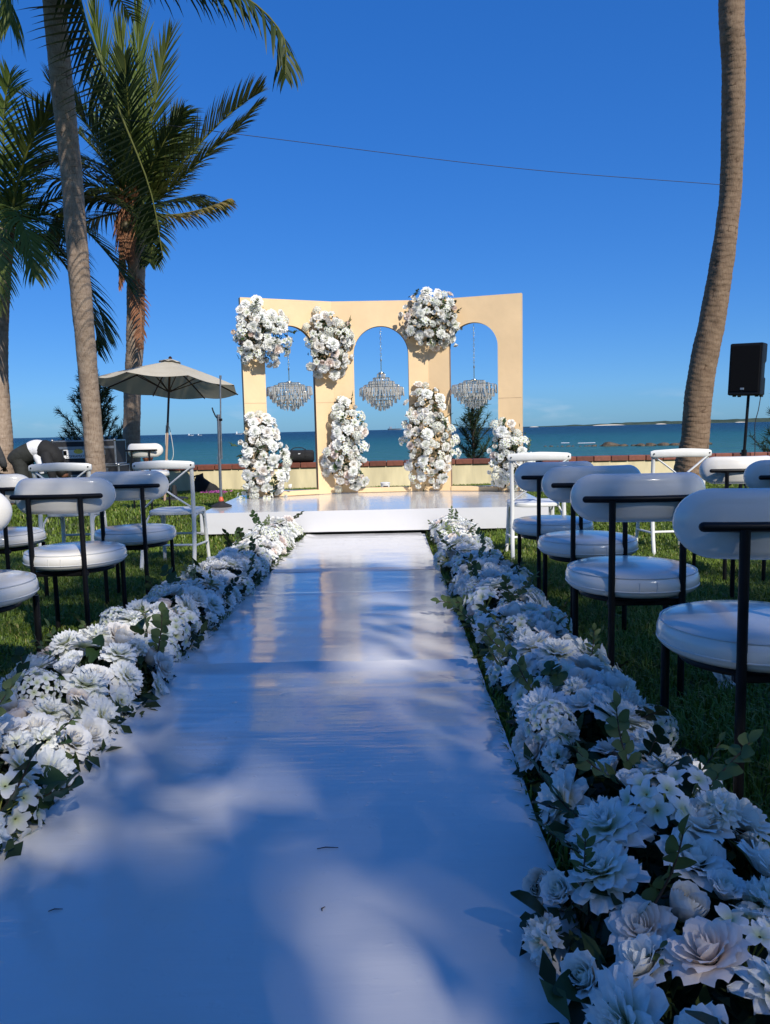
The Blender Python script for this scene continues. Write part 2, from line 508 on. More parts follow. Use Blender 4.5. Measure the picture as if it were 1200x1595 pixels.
def make_canvas():
    m, nt, bs, L = base_mat('parasol_canvas')
    col = ramp(nt, noise_node(nt, 3, 4), [(.3, (.56, .51, .41)), (.7, (.64, .59, .48))])
    L(col, bs.inputs['Base Color']); bs.inputs['Roughness'].default_value = .9; bs.inputs['Specular IOR Level'].default_value = .1
    tr = nt.nodes.new('ShaderNodeBsdfTranslucent'); tr.inputs['Color'].default_value = (.55, .50, .38, 1)
    mx = nt.nodes.new('ShaderNodeMixShader'); mx.inputs[0].default_value = .22
    L(bs.outputs[0], mx.inputs[1]); L(tr.outputs[0], mx.inputs[2]); L(mx.outputs[0], nt.nodes['Material Output'].inputs['Surface'])
    return m
M['canvas'] = make_canvas()

def make_crystal():
    m, nt, bs, L = base_mat('cut_crystal')
    bs.inputs['Base Color'].default_value = (.98, .94, .85, 1)
    bs.inputs['Roughness'].default_value = .12
    bs.inputs['Transmission Weight'].default_value = .55
    bs.inputs['Metallic'].default_value = .22
    bs.inputs['Coat Weight'].default_value = .6
    bs.inputs['Coat Roughness'].default_value = .12
    bs.inputs['IOR'].default_value = 1.5
    return m
M['crystal'] = make_crystal()

def make_glass():
    m, nt, bs, L = base_mat('clear_plastic')
    bs.inputs['Base Color'].default_value = (.9, .95, .95, 1); bs.inputs['Roughness'].default_value = .08
    bs.inputs['Transmission Weight'].default_value = .95; bs.inputs['IOR'].default_value = 1.15
    return m
M['glass'] = make_glass()

def make_sea():
    m, nt, bs, L = base_mat('sea_water')
    tc = nt.nodes.new('ShaderNodeTexCoord')
    sp = nt.nodes.new('ShaderNodeSeparateXYZ'); L(tc.outputs['Object'], sp.inputs[0])
    lg = nt.nodes.new('ShaderNodeMath'); lg.operation = 'LOGARITHM'; lg.inputs[1].default_value = 10
    L(sp.outputs['Y'], lg.inputs[0])
    nz = noise_node(nt, 1, 5, (.004, .02, 1))
    ma = nt.nodes.new('ShaderNodeMath'); ma.operation = 'MULTIPLY_ADD'; ma.inputs[1].default_value = .5
    L(nz, ma.inputs[0]); L(lg.outputs[0], ma.inputs[2])
    mr = nt.nodes.new('ShaderNodeMapRange'); mr.inputs['From Min'].default_value = 1.9; mr.inputs['From Max'].default_value = 3.2
    L(ma.outputs[0], mr.inputs[0])
    col = ramp(nt, mr.outputs[0], [(0, (.085, .155, .135)), (.22, (.034, .135, .115)), (.5, (.012, .095, .090)), (.72, (.005, .042, .055)), (1, (.003, .022, .038))])
    L(col, bs.inputs['Base Color'])
    bs.inputs['Roughness'].default_value = .30
    bs.inputs['Specular IOR Level'].default_value = .10
    a = noise_node(nt, 1, 6, (.07, .22, 1)); b = noise_node(nt, 1, 4, (.5, 1.5, 1))
    ad = nt.nodes.new('ShaderNodeMath'); ad.operation = 'MULTIPLY_ADD'; ad.inputs[1].default_value = .25
    L(b, ad.inputs[0]); L(a, ad.inputs[2])
    add_bump(nt, bs, ad.outputs[0], 1.0, 4.5)
    return m
M['sea'] = make_sea()
M['foam'] = mat('white_foam', (.80, .82, .82), .9, var=.1, nscale=1)

def make_island():
    m, nt, bs, L = base_mat('island_woods')
    L(ramp(nt, noise_node(nt, .03, 6), [(.3, (.035, .055, .045)), (.7, (.075, .10, .075))]), bs.inputs['Base Color'])
    bs.inputs['Roughness'].default_value = 1; bs.inputs['Specular IOR Level'].default_value = 0
    return m
M['island'] = make_island()
M['sand'] = mat('pale_sand', (.62, .55, .44), .95, var=.1, nscale=.5)

# ================================================================== SETTING
# ---- lawn sheet
xs = sorted(set([-80, -50, -30, -20] + [i * .5 for i in range(-28, 29)] + [20, 30, 50, 80]))
ys = sorted(set([-80, -50, -30, -20, -14, -9] + [i * .5 for i in range(-12, 37)] + [18.3]))
V = [(x, y, gz(x, y)) for y in ys for x in xs]
nx = len(xs)
F = [(j * nx + i, j * nx + i + 1, (j + 1) * nx + i + 1, (j + 1) * nx + i) for j in range(len(ys) - 1) for i in range(nx - 1)]
mb = MB(); mb.add(V, F)
tag(mb.build('lawn', M['soil']), kind='structure')
# ---- beach below the wall
mb = MB(); mb.add([(-80, 18.3, -.40), (80, 18.3, -.40), (80, 34, -2.35), (-80, 34, -2.35), (-80, 18.3, -3), (80, 18.3, -3)], [(0, 1, 2, 3), (0, 4, 5, 1)])
tag(mb.build('beach', M['sand']), kind='structure')
# ---- sea
SEA = -2.2
sy = [26, 60, 120, 250, 500, 1000, 2500, 6000, 14000]
V = []; F = []
for y in sy:
    w = 200 + y * 1.6
    V += [(-w, y, 0), (-w / 3, y, 0), (w / 3, y, 0), (w, y, 0)]
for j in range(len(sy) - 1):
    for i in range(3): F.append((j * 4 + i, j * 4 + i + 1, j * 4 + 5 + i, j * 4 + 4 + i))
mb = MB(); mb.add(V, F)
tag(mb.build('sea', M['sea'], smooth=0, loc=(0, 0, SEA)), kind='structure')
# ---- surf: thin lines of foam
def foam_line(x0, x1, y, w, label):
    n = 40; V = []; F = []
    for i in range(n + 1):
        t = i / n; x = x0 + (x1 - x0) * t
        ww = w * (math.sin(PI * t) ** .5) * (.35 + .9 * abs(noise.noise((x * .35, y, 2))))
        yy = y + 2.2 * noise.noise((x * .12, y * .1, 5))
        V += [(x, yy - ww, SEA + .03), (x, yy, SEA + .10), (x, yy + ww * 2.2, SEA + .03)]
    for i in range(n):
        a = i * 3
        F += [(a, a + 3, a + 4, a + 1), (a + 1, a + 4, a + 5, a + 2)]
    m = MB(); m.add(V, F)
    tag(m.build('surf', M['foam'], smooth=80), label, kind='stuff')
foam_line(33.0, 36.2, 137, 1.3, 'white breaker at the left end of the reef')
foam_line(21.5, 28.0, 72, .35, 'white ripple of surf close behind the sea wall')
foam_line(31, 32.5, 142, .9, 'small white breaker beyond the reef')

# ---- far island (low wooded land on the horizon, right)
V = []; F = []
n = 260
for i in range(n + 1):
    t = i / n
    x = 330 + t * 4200; y = 3100 - 380 * math.sin(t * 2.2)
    env = sstep(0, .16, t)
    hgt = env * (7.5 + 9 * sstep(.05, .35, t)) + 4.5 * env * noise.fractal((x * .012, 1, 0), 1, 2, 4) + 1.2 * noise.noise((x * .09, 7, 0))
    hgt = max(1.0, hgt)
    V += [(x, y, SEA - .5), (x, y + 6, SEA + 1.0), (x, y + 30, SEA + hgt * .8), (x, y + 90, SEA + hgt), (x, y + 400, SEA - .5)]
for i in range(n):
    a = i * 5
    for k in range(4): F.append((a + k, a + 5 + k, a + 6 + k, a + 1 + k))
mb = MB(); mb.add(V, F)
isl = tag(mb.build('island', M['island'], smooth=80), 'low wooded island along the horizon', kind='structure')
for (xa, xb, hh) in ((780, 900, 3.2), (1010, 1048, 2.6), (545, 580, 2.2), (1290, 1330, 2.2)):
    V = []; F = []
    for i in range(11):
        x = xa + (xb - xa) * i / 10; t = (x - 330) / 4200; y = 3100 - 380 * math.sin(t * 2.2)
        k = math.sin(PI * i / 10) ** .6
        V += [(x, y - 4, SEA - .2), (x, y - 2, SEA + hh * k), (x, y + 8, SEA + hh * k + .3)]
    for i in range(10):
        a = i * 3; F += [(a, a + 3, a + 4, a + 1), (a + 1, a + 4, a + 5, a + 2)]
    m = MB(); m.add(V, F); m.build('sand_beach', M['sand'], isl, smooth=60)

# ---- sea wall with its tiled coping
WY = 17.5; WT = .30
wall = empty('sea_wall', (0, WY, -.33), 0, 'low yellow rendered wall with red tile coping along the sea', 'wall')
mb = MB()
nseg = 60; V = []; F = []
for i in range(nseg + 1):
    x = -14 + 28 * i / nseg
    for (yy, zz) in ((-.11, -.15), (-.115, .12), (-.11, .30), (-.11, .51), (.11, .51), (.11, -.15)):
        V.append((x, yy + .006 * noise.noise((x * 1.3, zz * 4, 3)), zz))
for i in range(nseg):
    for k in range(5): F.append((i * 6 + k, i * 6 + 6 + k, i * 6 + 7 + k, i * 6 + 1 + k))
mb.add(V, F); mb.build('wall_body', M['render_wall'], wall, smooth=50)
mb = MB(); mb.box((0, 0, .562), (28, .22, .104)); mb.build('mortar_bed', M['mortar'], wall, smooth=0)
mb = MB(); mb.box((0, 0, 0), (.375, .30, .12), .012); tile_me = mb.mesh('tile', M['tile'], 30)
for i in range(72):
    x = -13.9 + i * .388
    link('tile', tile_me, wall, (x, random.uniform(-.006, .006), .572 + random.uniform(-.003, .003)), (random.uniform(-.008, .008), 0, random.uniform(-.006, .006)))

# ---- aisle runner: three sheets of glossy vinyl, each lapped over the next
def sheet(y0, y1, lift, name, seed, hem=True):
    nxs = 44; nys = int((y1 - y0) / .035)
    V = []; F = []
    for j in range(nys + 1):
        y = y0 + (y1 - y0) * j / nys
        xl = -.955 + .012 * noise.noise((0, y * 2.1, seed)) + .025 * sstep(6.5, 8, y); xr = .345 + .006 * noise.noise((3, y * 3, seed)) - .05 * sstep(5.5, 8, y)
        if y > 3 and y < 7: xl -= .02
        for i in range(nxs + 1):
            t = i / nxs
            x = xl + (xr - xl) * t
            z = gz(0, y) + .022 + lift
            z += .0020 * noise.noise((x * 2.0, y * 5.5, seed)) + .0010 * noise.noise((x * 5, y * 14, seed + 4))
            bl = noise.noise((x * 6.5, y * 9, seed + 20)); z += .0055 * max(0, bl - .40)   # trapped air blisters
            el = max(0, 1 - t / .085)                       # loose wrinkled left hem
            z += el * (.010 + .016 * noise.noise((x * 14 + y * 6, y * 7, seed + 9)))
            ed = max(0, 1 - (1 - t) / .02); z += ed * .006 * noise.noise((1, y * 9, seed))
            z += .007 * math.exp(-((y - 2.93 - .01 * math.sin(x * 3)) / .014) ** 2) + .004 * math.exp(-((y - 4.85) / .02) ** 2)
            ey = max(0, 1 - (y1 - y) / .09) if hem else 0                  # seam: the far hem ripples up a little
            z += ey * (.014 + .007 * noise.noise((x * 4, 2, seed)))
            V.append((x, y, z))
    N = nxs + 1
    for j in range(nys):
        for i in range(nxs): F.append((j * N + i, j * N + i + 1, (j + 1) * N + i + 1, (j + 1) * N + i))
    m = MB(); m.add(V, F)
    return m.build(name, M['vinyl'], runner, smooth=60)
runner = empty('aisle_runner', (0, 0, 0), 0, 'glossy white vinyl runner leading up to the stage', 'carpet')
sheet(-1.2, 3.22, .004, 'sheet', 1)
sheet(3.16, 5.78, .000, 'sheet', 8)
sheet(5.70, 8.13, .004, 'sheet', 15, False)
mb = MB()                                                    # board under the runner gives its right edge a thickness
for j in range(31):
    y = -1.2 + j * .3
    mb.box((-.30, y + .15, gz(0, y + .15) + .008), (1.26, .298, .016), rot=(math.atan2(gz(0, y + .3) - gz(0, y), .3), 0, 0))
mb.build('underlay', M['skirt'], runner, smooth=0)

# ---- stage
SX0, SX1, SY0, SY1, SZ = -2.06, 1.71, 8.16, 11.25, .155
stage = empty('stage', (0, SY0, gz(0, SY0)), 0, 'low white stage with a glossy top and draped front', 'stage')
g0 = gz(0, SY0)
V = []; F = []
nX, nY = 60, 40
for j in range(nY + 1):
    for i in range(nX + 1):
        x = SX0 + (SX1 - SX0) * i / nX; y = (SY1 - SY0) * j / nY
        V.append((x, y, SZ - g0 + .0018 * noise.noise((x * 2, y * 3, 1)) + .0008 * noise.noise((x * 6, y * 9, 4))))
for j in range(nY):
    for i in range(nX): F.append((j * (nX + 1) + i, j * (nX + 1) + i + 1, (j + 1) * (nX + 1) + i + 1, (j + 1) * (nX + 1) + i))
mb = MB(); mb.add(V, F); mb.build('stage_top', M['vinyl_stage'], stage, smooth=60)
mb = MB()
mb.box(((SX0 + SX1) / 2, (SY1 - SY0) / 2 + .03, (SZ - g0) / 2 - .05), (SX1 - SX0 - .06, SY1 - SY0 - .06, SZ - g0 - .02))
mb.build('stage_frame', M['blackcloth'], stage, smooth=0)
V = []; F = []
H0 = .052
path = []
for i in range(61): path.append((SX0, (SY1 - SY0) * (1 - i / 60), -1, 0))
for i in range(121): path.append((SX0 + (SX1 - SX0) * i / 120, 0, 0, -1))
for i in range(61): path.append((SX1, (SY1 - SY0) * i / 60, 1, 0))
NZ = 8
for i, (x, y, nxx, nyy) in enumerate(path):
    for k in range(NZ + 1):
        t = k / NZ
        wv = (.006 * noise.noise((x * 1.3 + y, t * 1.2, 2)) + .003 * noise.noise((x * 5 + y * 5, t * 2, 6))) * t
        bot = H0 + gz(x, y + SY0) - g0
        V.append((x + nxx * (.004 + wv), y + nyy * (.004 + wv), (SZ - g0 + .0005) * (1 - t) + bot * t))
for i in range(len(path) - 1):
    for k in range(NZ):
        a = i * (NZ + 1) + k; b = a + NZ + 1
        F.append((a, a + 1, b + 1, b))
mb = MB(); mb.add(V, F); mb.build('skirt', M['skirt'], stage, smooth=50)

# ================================================================== BACKDROP: three cream arched panels
TOP = 2.70
A0, A1, A2, A3 = (-1.885, 9.95), (-.76, 10.45), (.515, 10.51), (1.715, 10.14)
TH = .085
backdrop = empty('arch_backdrop', (0, 10.3, SZ), 0, 'cream backdrop of three joined panels with arched openings on the stage', 'backdrop')
def panel(p, q, o0, o1, name):
    """p,q plan ends; o0,o1 opening along the panel (metres from p)"""
    P = Vector((p[0], p[1] - 10.3)); Q = Vector((q[0], q[1] - 10.3))
    Ln = (Q - P).length; d = (Q - P) / Ln; nrm = Vector((d.y, -d.x))   # towards the audience
    H = TOP - SZ - .006
    r = (o1 - o0) / 2; cx = (o0 + o1) / 2; top = 2.365 - SZ; spring = top - r
    # outline of opening from bottom-left over the arch to bottom-right
    arc = [(o0, .0), (o0, spring * .5), (o0, spring)] + [(cx - r * math.cos(a), spring + r * math.sin(a)) for a in [PI * k / 28 for k in range(1, 28)]] + [(o1, spring), (o1, spring * .5), (o1, .0)]
    out = []
    for (s, z) in arc:                                            # matching outer points
        if z <= spring + 1e-6: out.append((0.0 if s < cx else Ln, z))
        else:
            a = math.atan2(z - spring, s - cx)
            ca, sa = math.cos(a), math.sin(a)
            tx = ((Ln - cx) / ca) if ca > 1e-6 else ((-cx) / ca if ca < -1e-6 else 1e9)
            tz = (H - spring) / sa if sa > 1e-6 else 1e9
            t = min(tx, tz)
            out.append((cx + ca * t, spring + sa * t))
    # add the corners exactly
    cz = [i for i in range(1, len(out)) if (out[i - 1][1] < H - 1e-4) != (out[i][1] < H - 1e-4)]
    for i in cz:
        j = i if out[i][1] >= H - 1e-4 else i - 1
        out[j] = (0.0 if out[j][0] < cx else Ln, H)
    def W(s, z, off):
        b = P + d * s + nrm * off
        return (b.x, b.y, z + .004)
    n = len(arc); V = []; F = []
    for off in (TH / 2, -TH / 2):
        V += [W(s, z, off) for s, z in arc]; V += [W(s, z, off) for s, z in out]
    fr_in, fr_out, bk_in, bk_out = 0, n, 2 * n, 3 * n
    m = MB()
    ff = [(fr_out + i, fr_in + i, fr_in + i + 1, fr_out + i + 1) for i in range(n - 1)]
    ff += [(bk_in + i, bk_out + i, bk_out + i + 1, bk_in + i + 1) for i in range(n - 1)]
    m.add(V, ff, 0)
    o = 0
    m.f += [(fr_in + i, bk_in + i, bk_in + i + 1, fr_in + i + 1) for i in range(n - 1)]; m.m += [1] * (n - 1)
    m.f += [(fr_out + i + 1, bk_out + i + 1, bk_out + i, fr_out + i) for i in range(n - 1)]; m.m += [2] * (n - 1)
    pn = m.build(name, [M['cream'], M['cream_edge'], M['cream']], backdrop, smooth=30)
    for zz in (1.22,):                                            # hairline board joint
        for (sa, sb2) in ((.004, o0 - .004), (o1 + .004, Ln - .004)):
            c2 = P + d * ((sa + sb2) / 2) + nrm * (TH / 2 + .0005)
            j = MB(); j.box((c2.x, c2.y, zz), (sb2 - sa, .002, .003), rot=(0, 0, math.atan2(d.y, d.x))); j.build('board_joint', M['cream_edge'], pn, smooth=0)
    # threshold batten across the foot of the opening
    t = MB()
    c = P + d * cx
    t.box((c.x, c.y, .034), (2 * r - .004, TH + .03, .062), .006, rot=(0, 0, math.atan2(d.y, d.x)))
    t.build('threshold', M['cream'], pn, smooth=30)
    return P, d, nrm, Ln
PL = panel(A0, A1, .29, .96, 'panel')
PC = panel((A1[0] + .004, A1[1] - .004), (A2[0] - .004, A2[1] - .004), .275, 1.005, 'panel')
PR = panel(A2, A3, .30, .945, 'panel')

# ================================================================== FLOWERS: bloom meshes shared by every arrangement
class Bloom:
    def __init__(s): s.V = []; s.Q = []; s.C = []; s.n = 0; s.S = []
    def patch(s, az, prof, hw, nu=5, edge=0.0, ruf=0.0, tilt=0.0, ph=0.0, c0=0.0, c1=1.0, cen=(0, 0, 0), rot=None):
        """one petal: prof = list of (r,z) from base to tip, hw(v) = half width; wraps round the axis"""
        nv = len(prof); base = s.n
        P = []
        for j, (r, z) in enumerate(prof):
            v = j / (nv - 1); w = hw(v)
            for i in range(nu):
                u = -1 + 2 * i / (nu - 1)
                rr = max(r, .05)
                a = u * min(w / rr, 1.25)
                e = edge * abs(u) ** 2.5 * v
                rf = ruf * v * v * math.sin(u * 5.2 + ph * 7 + v * 3) + ruf * .5 * v * math.sin(u * 9 + ph * 3)
                rad = r + e + rf * .5
                zz = z - e * .6 + rf
                x = rad * math.cos(a); y = rad * math.sin(a)
                x2, z2 = x, zz
                if tilt: x2, z2 = x * math.cos(tilt) - zz * math.sin(tilt), x * math.sin(tilt) + zz * math.cos(tilt)
                p = Vector((x2 * math.cos(az) - y * math.sin(az), x2 * math.sin(az) + y * math.cos(az), z2))
                if rot is not None: p = rot @ p
                P.append(p + Vector(cen)); s.C.append(c0 + (c1 - c0) * v)
        s.V += P
        for j in range(nv - 1):
            for i in range(nu - 1):
                a = base + j * nu + i
                s.Q.append((a, a + 1, a + nu + 1, a + nu)); s.S.append(0)
        s.n = len(s.V)
    def tubes(s, pts, r, n=5, m=1, c=0.3):
        mb = MB(); mb.tube(pts, r, n)
        for q in mb.f:
            if len(q) == 4: s.Q.append(tuple(i + s.n for i in q)); s.S.append(m)
        s.V += [Vector(p) for p in mb.v]; s.C += [c] * len(mb.v); s.n = len(s.V)
    def mesh(s, name, mats):
        me = bpy.data.meshes.new(name)
        me.from_pydata([tuple(p) for p in s.V], [], s.Q)
        for m in mats: me.materials.append(m)
        me.polygons.foreach_set('material_index', s.S)
        me.polygons.foreach_set('use_smooth', [True] * len(me.polygons))
        at = me.attributes.new('c', 'FLOAT', 'POINT'); at.data.foreach_set('value', s.C)
        me.update()
        return me

def arcprof(r0, z0, ta, tb, ln, n=6):
    """profile that starts at (r0,z0) and bends from angle ta to tb (degrees above the horizontal)"""
    out = [(r0, z0)]
    r, z = r0, z0
    for j in range(1, n):
        v = (j - .5) / (n - 1); t = R(ta + (tb - ta) * v)
        r += math.cos(t) * ln / (n - 1); z += math.sin(t) * ln / (n - 1)
        out.append((max(r, .01), z))
    return out
def w_round(W):  return lambda v: W * (.38 + .62 * min(1, v * 1.9)) * max(.05, (1 - max(0, v - .45) ** 2 * 3.0)) ** .5
def w_point(W):  return lambda v: W * (.30 + 1.0 * math.sin(PI * min(1, v * .93 + .06)) ** .75) * (1 if v < .97 else .25)
def w_strap(W):  return lambda v: W * (.25 + .85 * math.sin(PI * min(1, v * .80 + .02)) ** .8)

def rose(rn, openness=1.0):
    b = Bloom(); az = rn.random() * 6
    for i in range(7):
        t = i / 6
        n = (2, 3, 3, 4, 5, 5, 6)[i]
        for k in range(n):
            a = az + 2 * PI * k / n + rn.uniform(-.15, .15)
            prof = arcprof(.05 + .17 * t, -.10 * t, 72 - 26 * t * openness, 108 - 98 * t ** 1.3 * openness + rn.uniform(-8, 8), .78 + .20 * t, 7)
            b.patch(a, prof, w_round(.16 + .36 * t), 6, edge=.13 * t * t + .01, ruf=.012 * (t + .3), ph=rn.random(), c0=.2 + .3 * t, c1=.6 + .4 * t)
        az += 2.4 + rn.uniform(-.3, .3)
    return b
def bud(rn): return rose(rn, .45)
def ranunculus(rn):
    b = Bloom(); az = 0
    for i in range(8):
        t = i / 7; n = 4 + (i > 2) + (i > 5)
        for k in range(n):
            prof = arcprof(.03 + .34 * t, .28 - .5 * t, 40 + 10 * t, 128 - 34 * t + rn.uniform(-5, 5), .52 + .62 * t, 7)
            b.patch(az + 2 * PI * k / n + rn.uniform(-.1, .1), prof, w_round(.15 + .46 * t), 6, edge=.012 + .03 * t, ruf=.014, ph=rn.random(), c0=.25, c1=.45 + .55 * t)
        az += 1.3
    return b
def dahlia(rn, pointed=False):
    b = Bloom(); az = 0
    for i, (n, el, ln, W, z0) in enumerate(((10, 2, .98, .21, .0), (10, 16, .92, .20, .04), (9, 32, .80, .18, .08), (8, 50, .64, .15, .12), (7, 68, .48, .12, .15), (5, 84, .36, .10, .16))):
        for k in range(n):
            a = az + 2 * PI * k / n + rn.uniform(-.12, .12)
            e = el + rn.uniform(-8, 8)
            prof = arcprof(.06, z0, e + 14, e - 22 + 8 * (i > 3), ln * rn.uniform(.88, 1.06), 6)
            b.patch(a, prof, (w_point if pointed else w_strap)(W * (1.1 if pointed else 1.3)), 6, edge=-.05, ruf=.055, ph=rn.random(), c0=.05 + .10 * i * 0, c1=1.0)
        az += .32 + rn.uniform(-.05, .05)
    return b
def lily(rn):
    b = Bloom()
    for lay, (n, el, ln, W) in enumerate(((6, 14, 1.0, .30), (5, 34, .86, .27), (4, 55, .5, .18))):
        for k in range(n):
            e = el + rn.uniform(-9, 9)
            b.patch(2 * PI * k / n + lay * .5 + rn.uniform(-.15, .15), arcprof(.05, .02 * lay, e + 18, e - 30, ln * rn.uniform(.9, 1.05), 7), w_point(W), 5, edge=-.08, ruf=.05, ph=rn.random(), c0=.0, c1=1.0)
    for k in range(7):
        a = rn.random() * 6.28; q = rn.uniform(.05, .16)
        b.tubes([(0, 0, .05), (q * .6 * math.cos(a), q * .6 * math.sin(a), .22), (q * math.cos(a), q * math.sin(a), .34)], [.012, .012, .028])
    return b
def small5(b, cen, nrm, s, rn, npet=5):
    q = Vector(nrm).to_track_quat('Z', 'Y').to_matrix() @ Matrix.Rotation(rn.random() * 6.28, 3, 'Z')
    for k in range(npet):
        e = 22 + rn.uniform(-12, 12)
        prof = [(r * s, z * s) for r, z in arcprof(.07, 0, e + 22, e - 34, .95, 5)]
        hw = w_strap(.34 * s)
        b.patch(2 * PI * k / npet + rn.uniform(-.12, .12), prof, hw, 4, edge=-.06 * s, ruf=.05 * s, ph=rn.random(), c0=.02, c1=1.0, cen=cen, rot=q)
def orchid(rn):
    b = Bloom()
    for k in range(9):
        a = k * 2.4; rr = .22 + .075 * k; z = .55 - .055 * k + rn.uniform(-.05, .1)
        c = Vector((rr * math.cos(a), rr * math.sin(a), z))
        small5(b, c, c + Vector((0, 0, .25)) + Vector((rn.uniform(-.2, .2), rn.uniform(-.2, .2), 0)), rn.uniform(.36, .46), rn)
        b.tubes([(0, 0, -.4), (c.x * .6, c.y * .6, z * .4 - .1), tuple(c * .97)], [.02, .018, .014], c=.0)
    return b
def hydrangea(rn):
    b = Bloom()
    for k in range(34):
        z = 1 - (k + .5) / 34 * 1.15; a = k * 2.39996; q = math.sqrt(max(0, 1 - z * z))
        c = Vector((q * math.cos(a), q * math.sin(a), z)) * rn.uniform(.72, .86)
        small5(b, c, c, rn.uniform(.24, .31), rn, 4)
    return b
def carnation(rn):
    b = Bloom()
    for k in range(46):
        z = 1 - (k + .5) / 46 * 1.2; a = k * 2.39996; q = math.sqrt(max(0, 1 - z * z))
        n = Vector((q * math.cos(a), q * math.sin(a), z))
        rt = n.to_track_quat('Z', 'Y').to_matrix()
        b.patch(rn.random() * 6.28, arcprof(.03, .30, 75, 40, .50, 5), lambda v: .09 + .20 * v, 6, edge=.02, ruf=.075, ph=rn.random(), c0=.2, c1=1.0, rot=rt)
    return b

BL = {}
def reg(kind, fn, nvar, petal, *a):
    BL[kind] = [fn(random.Random(sum(map(ord, kind)) + 31 * i), *a).mesh(kind, [petal, M['stamen']]) for i in range(nvar)]
reg('rose_bloom', rose, 4, M['petal_rose'])
reg('rose_bud', bud, 2, M['petal_white'])
reg('ranunculus_bloom', ranunculus, 2, M['petal_rose'])
reg('dahlia_bloom', dahlia, 4, M['petal_white'])
reg('peony_bloom', dahlia, 3, M['petal_white'], True)
reg('lily_bloom', lily, 3, M['petal_white'])
reg('orchid_spray', orchid, 3, M['petal_white'])
reg('hydrangea_head', hydrangea, 2, M['petal_white'])
reg('carnation_bloom', carnation, 3, M['petal_white'])
SIZE = {'rose_bloom': (.052, .068), 'rose_bud': (.042, .052), 'ranunculus_bloom': (.044, .054), 'dahlia_bloom': (.072, .098), 'peony_bloom': (.070, .094), 'lily_bloom': (.064, .084),
        'orchid_spray': (.080, .105), 'hydrangea_head': (.068, .088), 'carnation_bloom': (.052, .066)}

def leaf_verts(L, W, fold=.25, bend=.3, n=5):
    V = []; Q = []
    for j in range(n + 1):
        v = j / n; w = W * math.sin(PI * (v * .94 + .03)) ** .8
        y = L * v; z = -bend * L * v * v
        V += [(-w, y, z + fold * w), (0, y, z), (w, y, z + fold * w)]
    for j in range(n):
        a = j * 3; Q += [(a, a + 1, a + 4, a + 3), (a + 1, a + 2, a + 5, a + 4)]
    return V, Q
def leaf_mesh(name, L, W, mt, **k):
    m = MB(); m.add(*leaf_verts(L, W, **k)); return m.mesh(name, mt, 80)
def sprig_mesh(name, L, nl, ll, lw, mt, seed):
    rn = random.Random(seed); m = MB()
    pts = [Vector((.10 * L * math.sin(t * 2 + seed), t * L, .18 * L * t * t)) for t in [i / 8 for i in range(9)]]
    m.tube(pts, [.0028 - .0002 * i for i in range(9)], 5, m=1)
    for k in range(nl):
        t = .18 + .82 * k / (nl - 1); i = min(7, int(t * 8)); p = pts[i].lerp(pts[i + 1], t * 8 - i)
        V, Q = leaf_verts(ll * rn.uniform(.8, 1.1), lw * rn.uniform(.8, 1.1), n=4)
        e = Euler((rn.uniform(-.2, .7), rn.uniform(-.5, .5), (1 if k % 2 else -1) * rn.uniform(.6, 1.25) if k < nl - 1 else 0))
        Mx = e.to_matrix()
        m.add([Mx @ Vector(v) + p for v in V], Q, 0)
    return m.mesh(name, [mt, M['twig']], 80)
LEAF = [leaf_mesh('leaf', .085, .024, M['leaf']), leaf_mesh('leaf', .065, .022, M['leaf'], bend=.5), leaf_mesh('leaf', .10, .026, M['leaf'], bend=.15)]
SPRIG = [sprig_mesh('eucalyptus_sprig', .17, 13, .034, .014, M['leaf_pale'], 3), sprig_mesh('leafy_sprig', .14, 15, .028, .007, M['leaf_pale'], 5),
         sprig_mesh('eucalyptus_sprig', .16, 11, .036, .016, M['leaf'], 8)]

def scatter_leaves(pts, nrms, size, name, parent, matl):
    """many small leaves joined as one mass of greenery"""
    n = len(pts)
    P = np.array(pts, dtype=float); N = np.array(nrms, dtype=float)
    N += rng.normal(0, .55, N.shape); N /= np.linalg.norm(N, axis=1, keepdims=True)
    A = rng.normal(0, 1, N.shape); T = np.cross(N, A); T /= np.linalg.norm(T, axis=1, keepdims=True)
    B = np.cross(N, T)
    s = size * rng.uniform(.6, 1.3, (n, 1))
    v0 = P; v1 = P + T * s * .5 + B * s * .24 + N * s * .08; v2 = P + T * s - N * s * .12; v3 = P + T * s * .5 - B * s * .24 + N * s * .08
    V = np.stack([v0, v1, v2, v3], 1).reshape(-1, 3)
    Q = np.arange(n * 4).reshape(-1, 4)
    me = np_mesh(name, V, quads=Q, mat=matl, attrs={'rnd': np.repeat(rng.random(n), 4)})
    return tag(link(name, me, parent), kind='stuff')

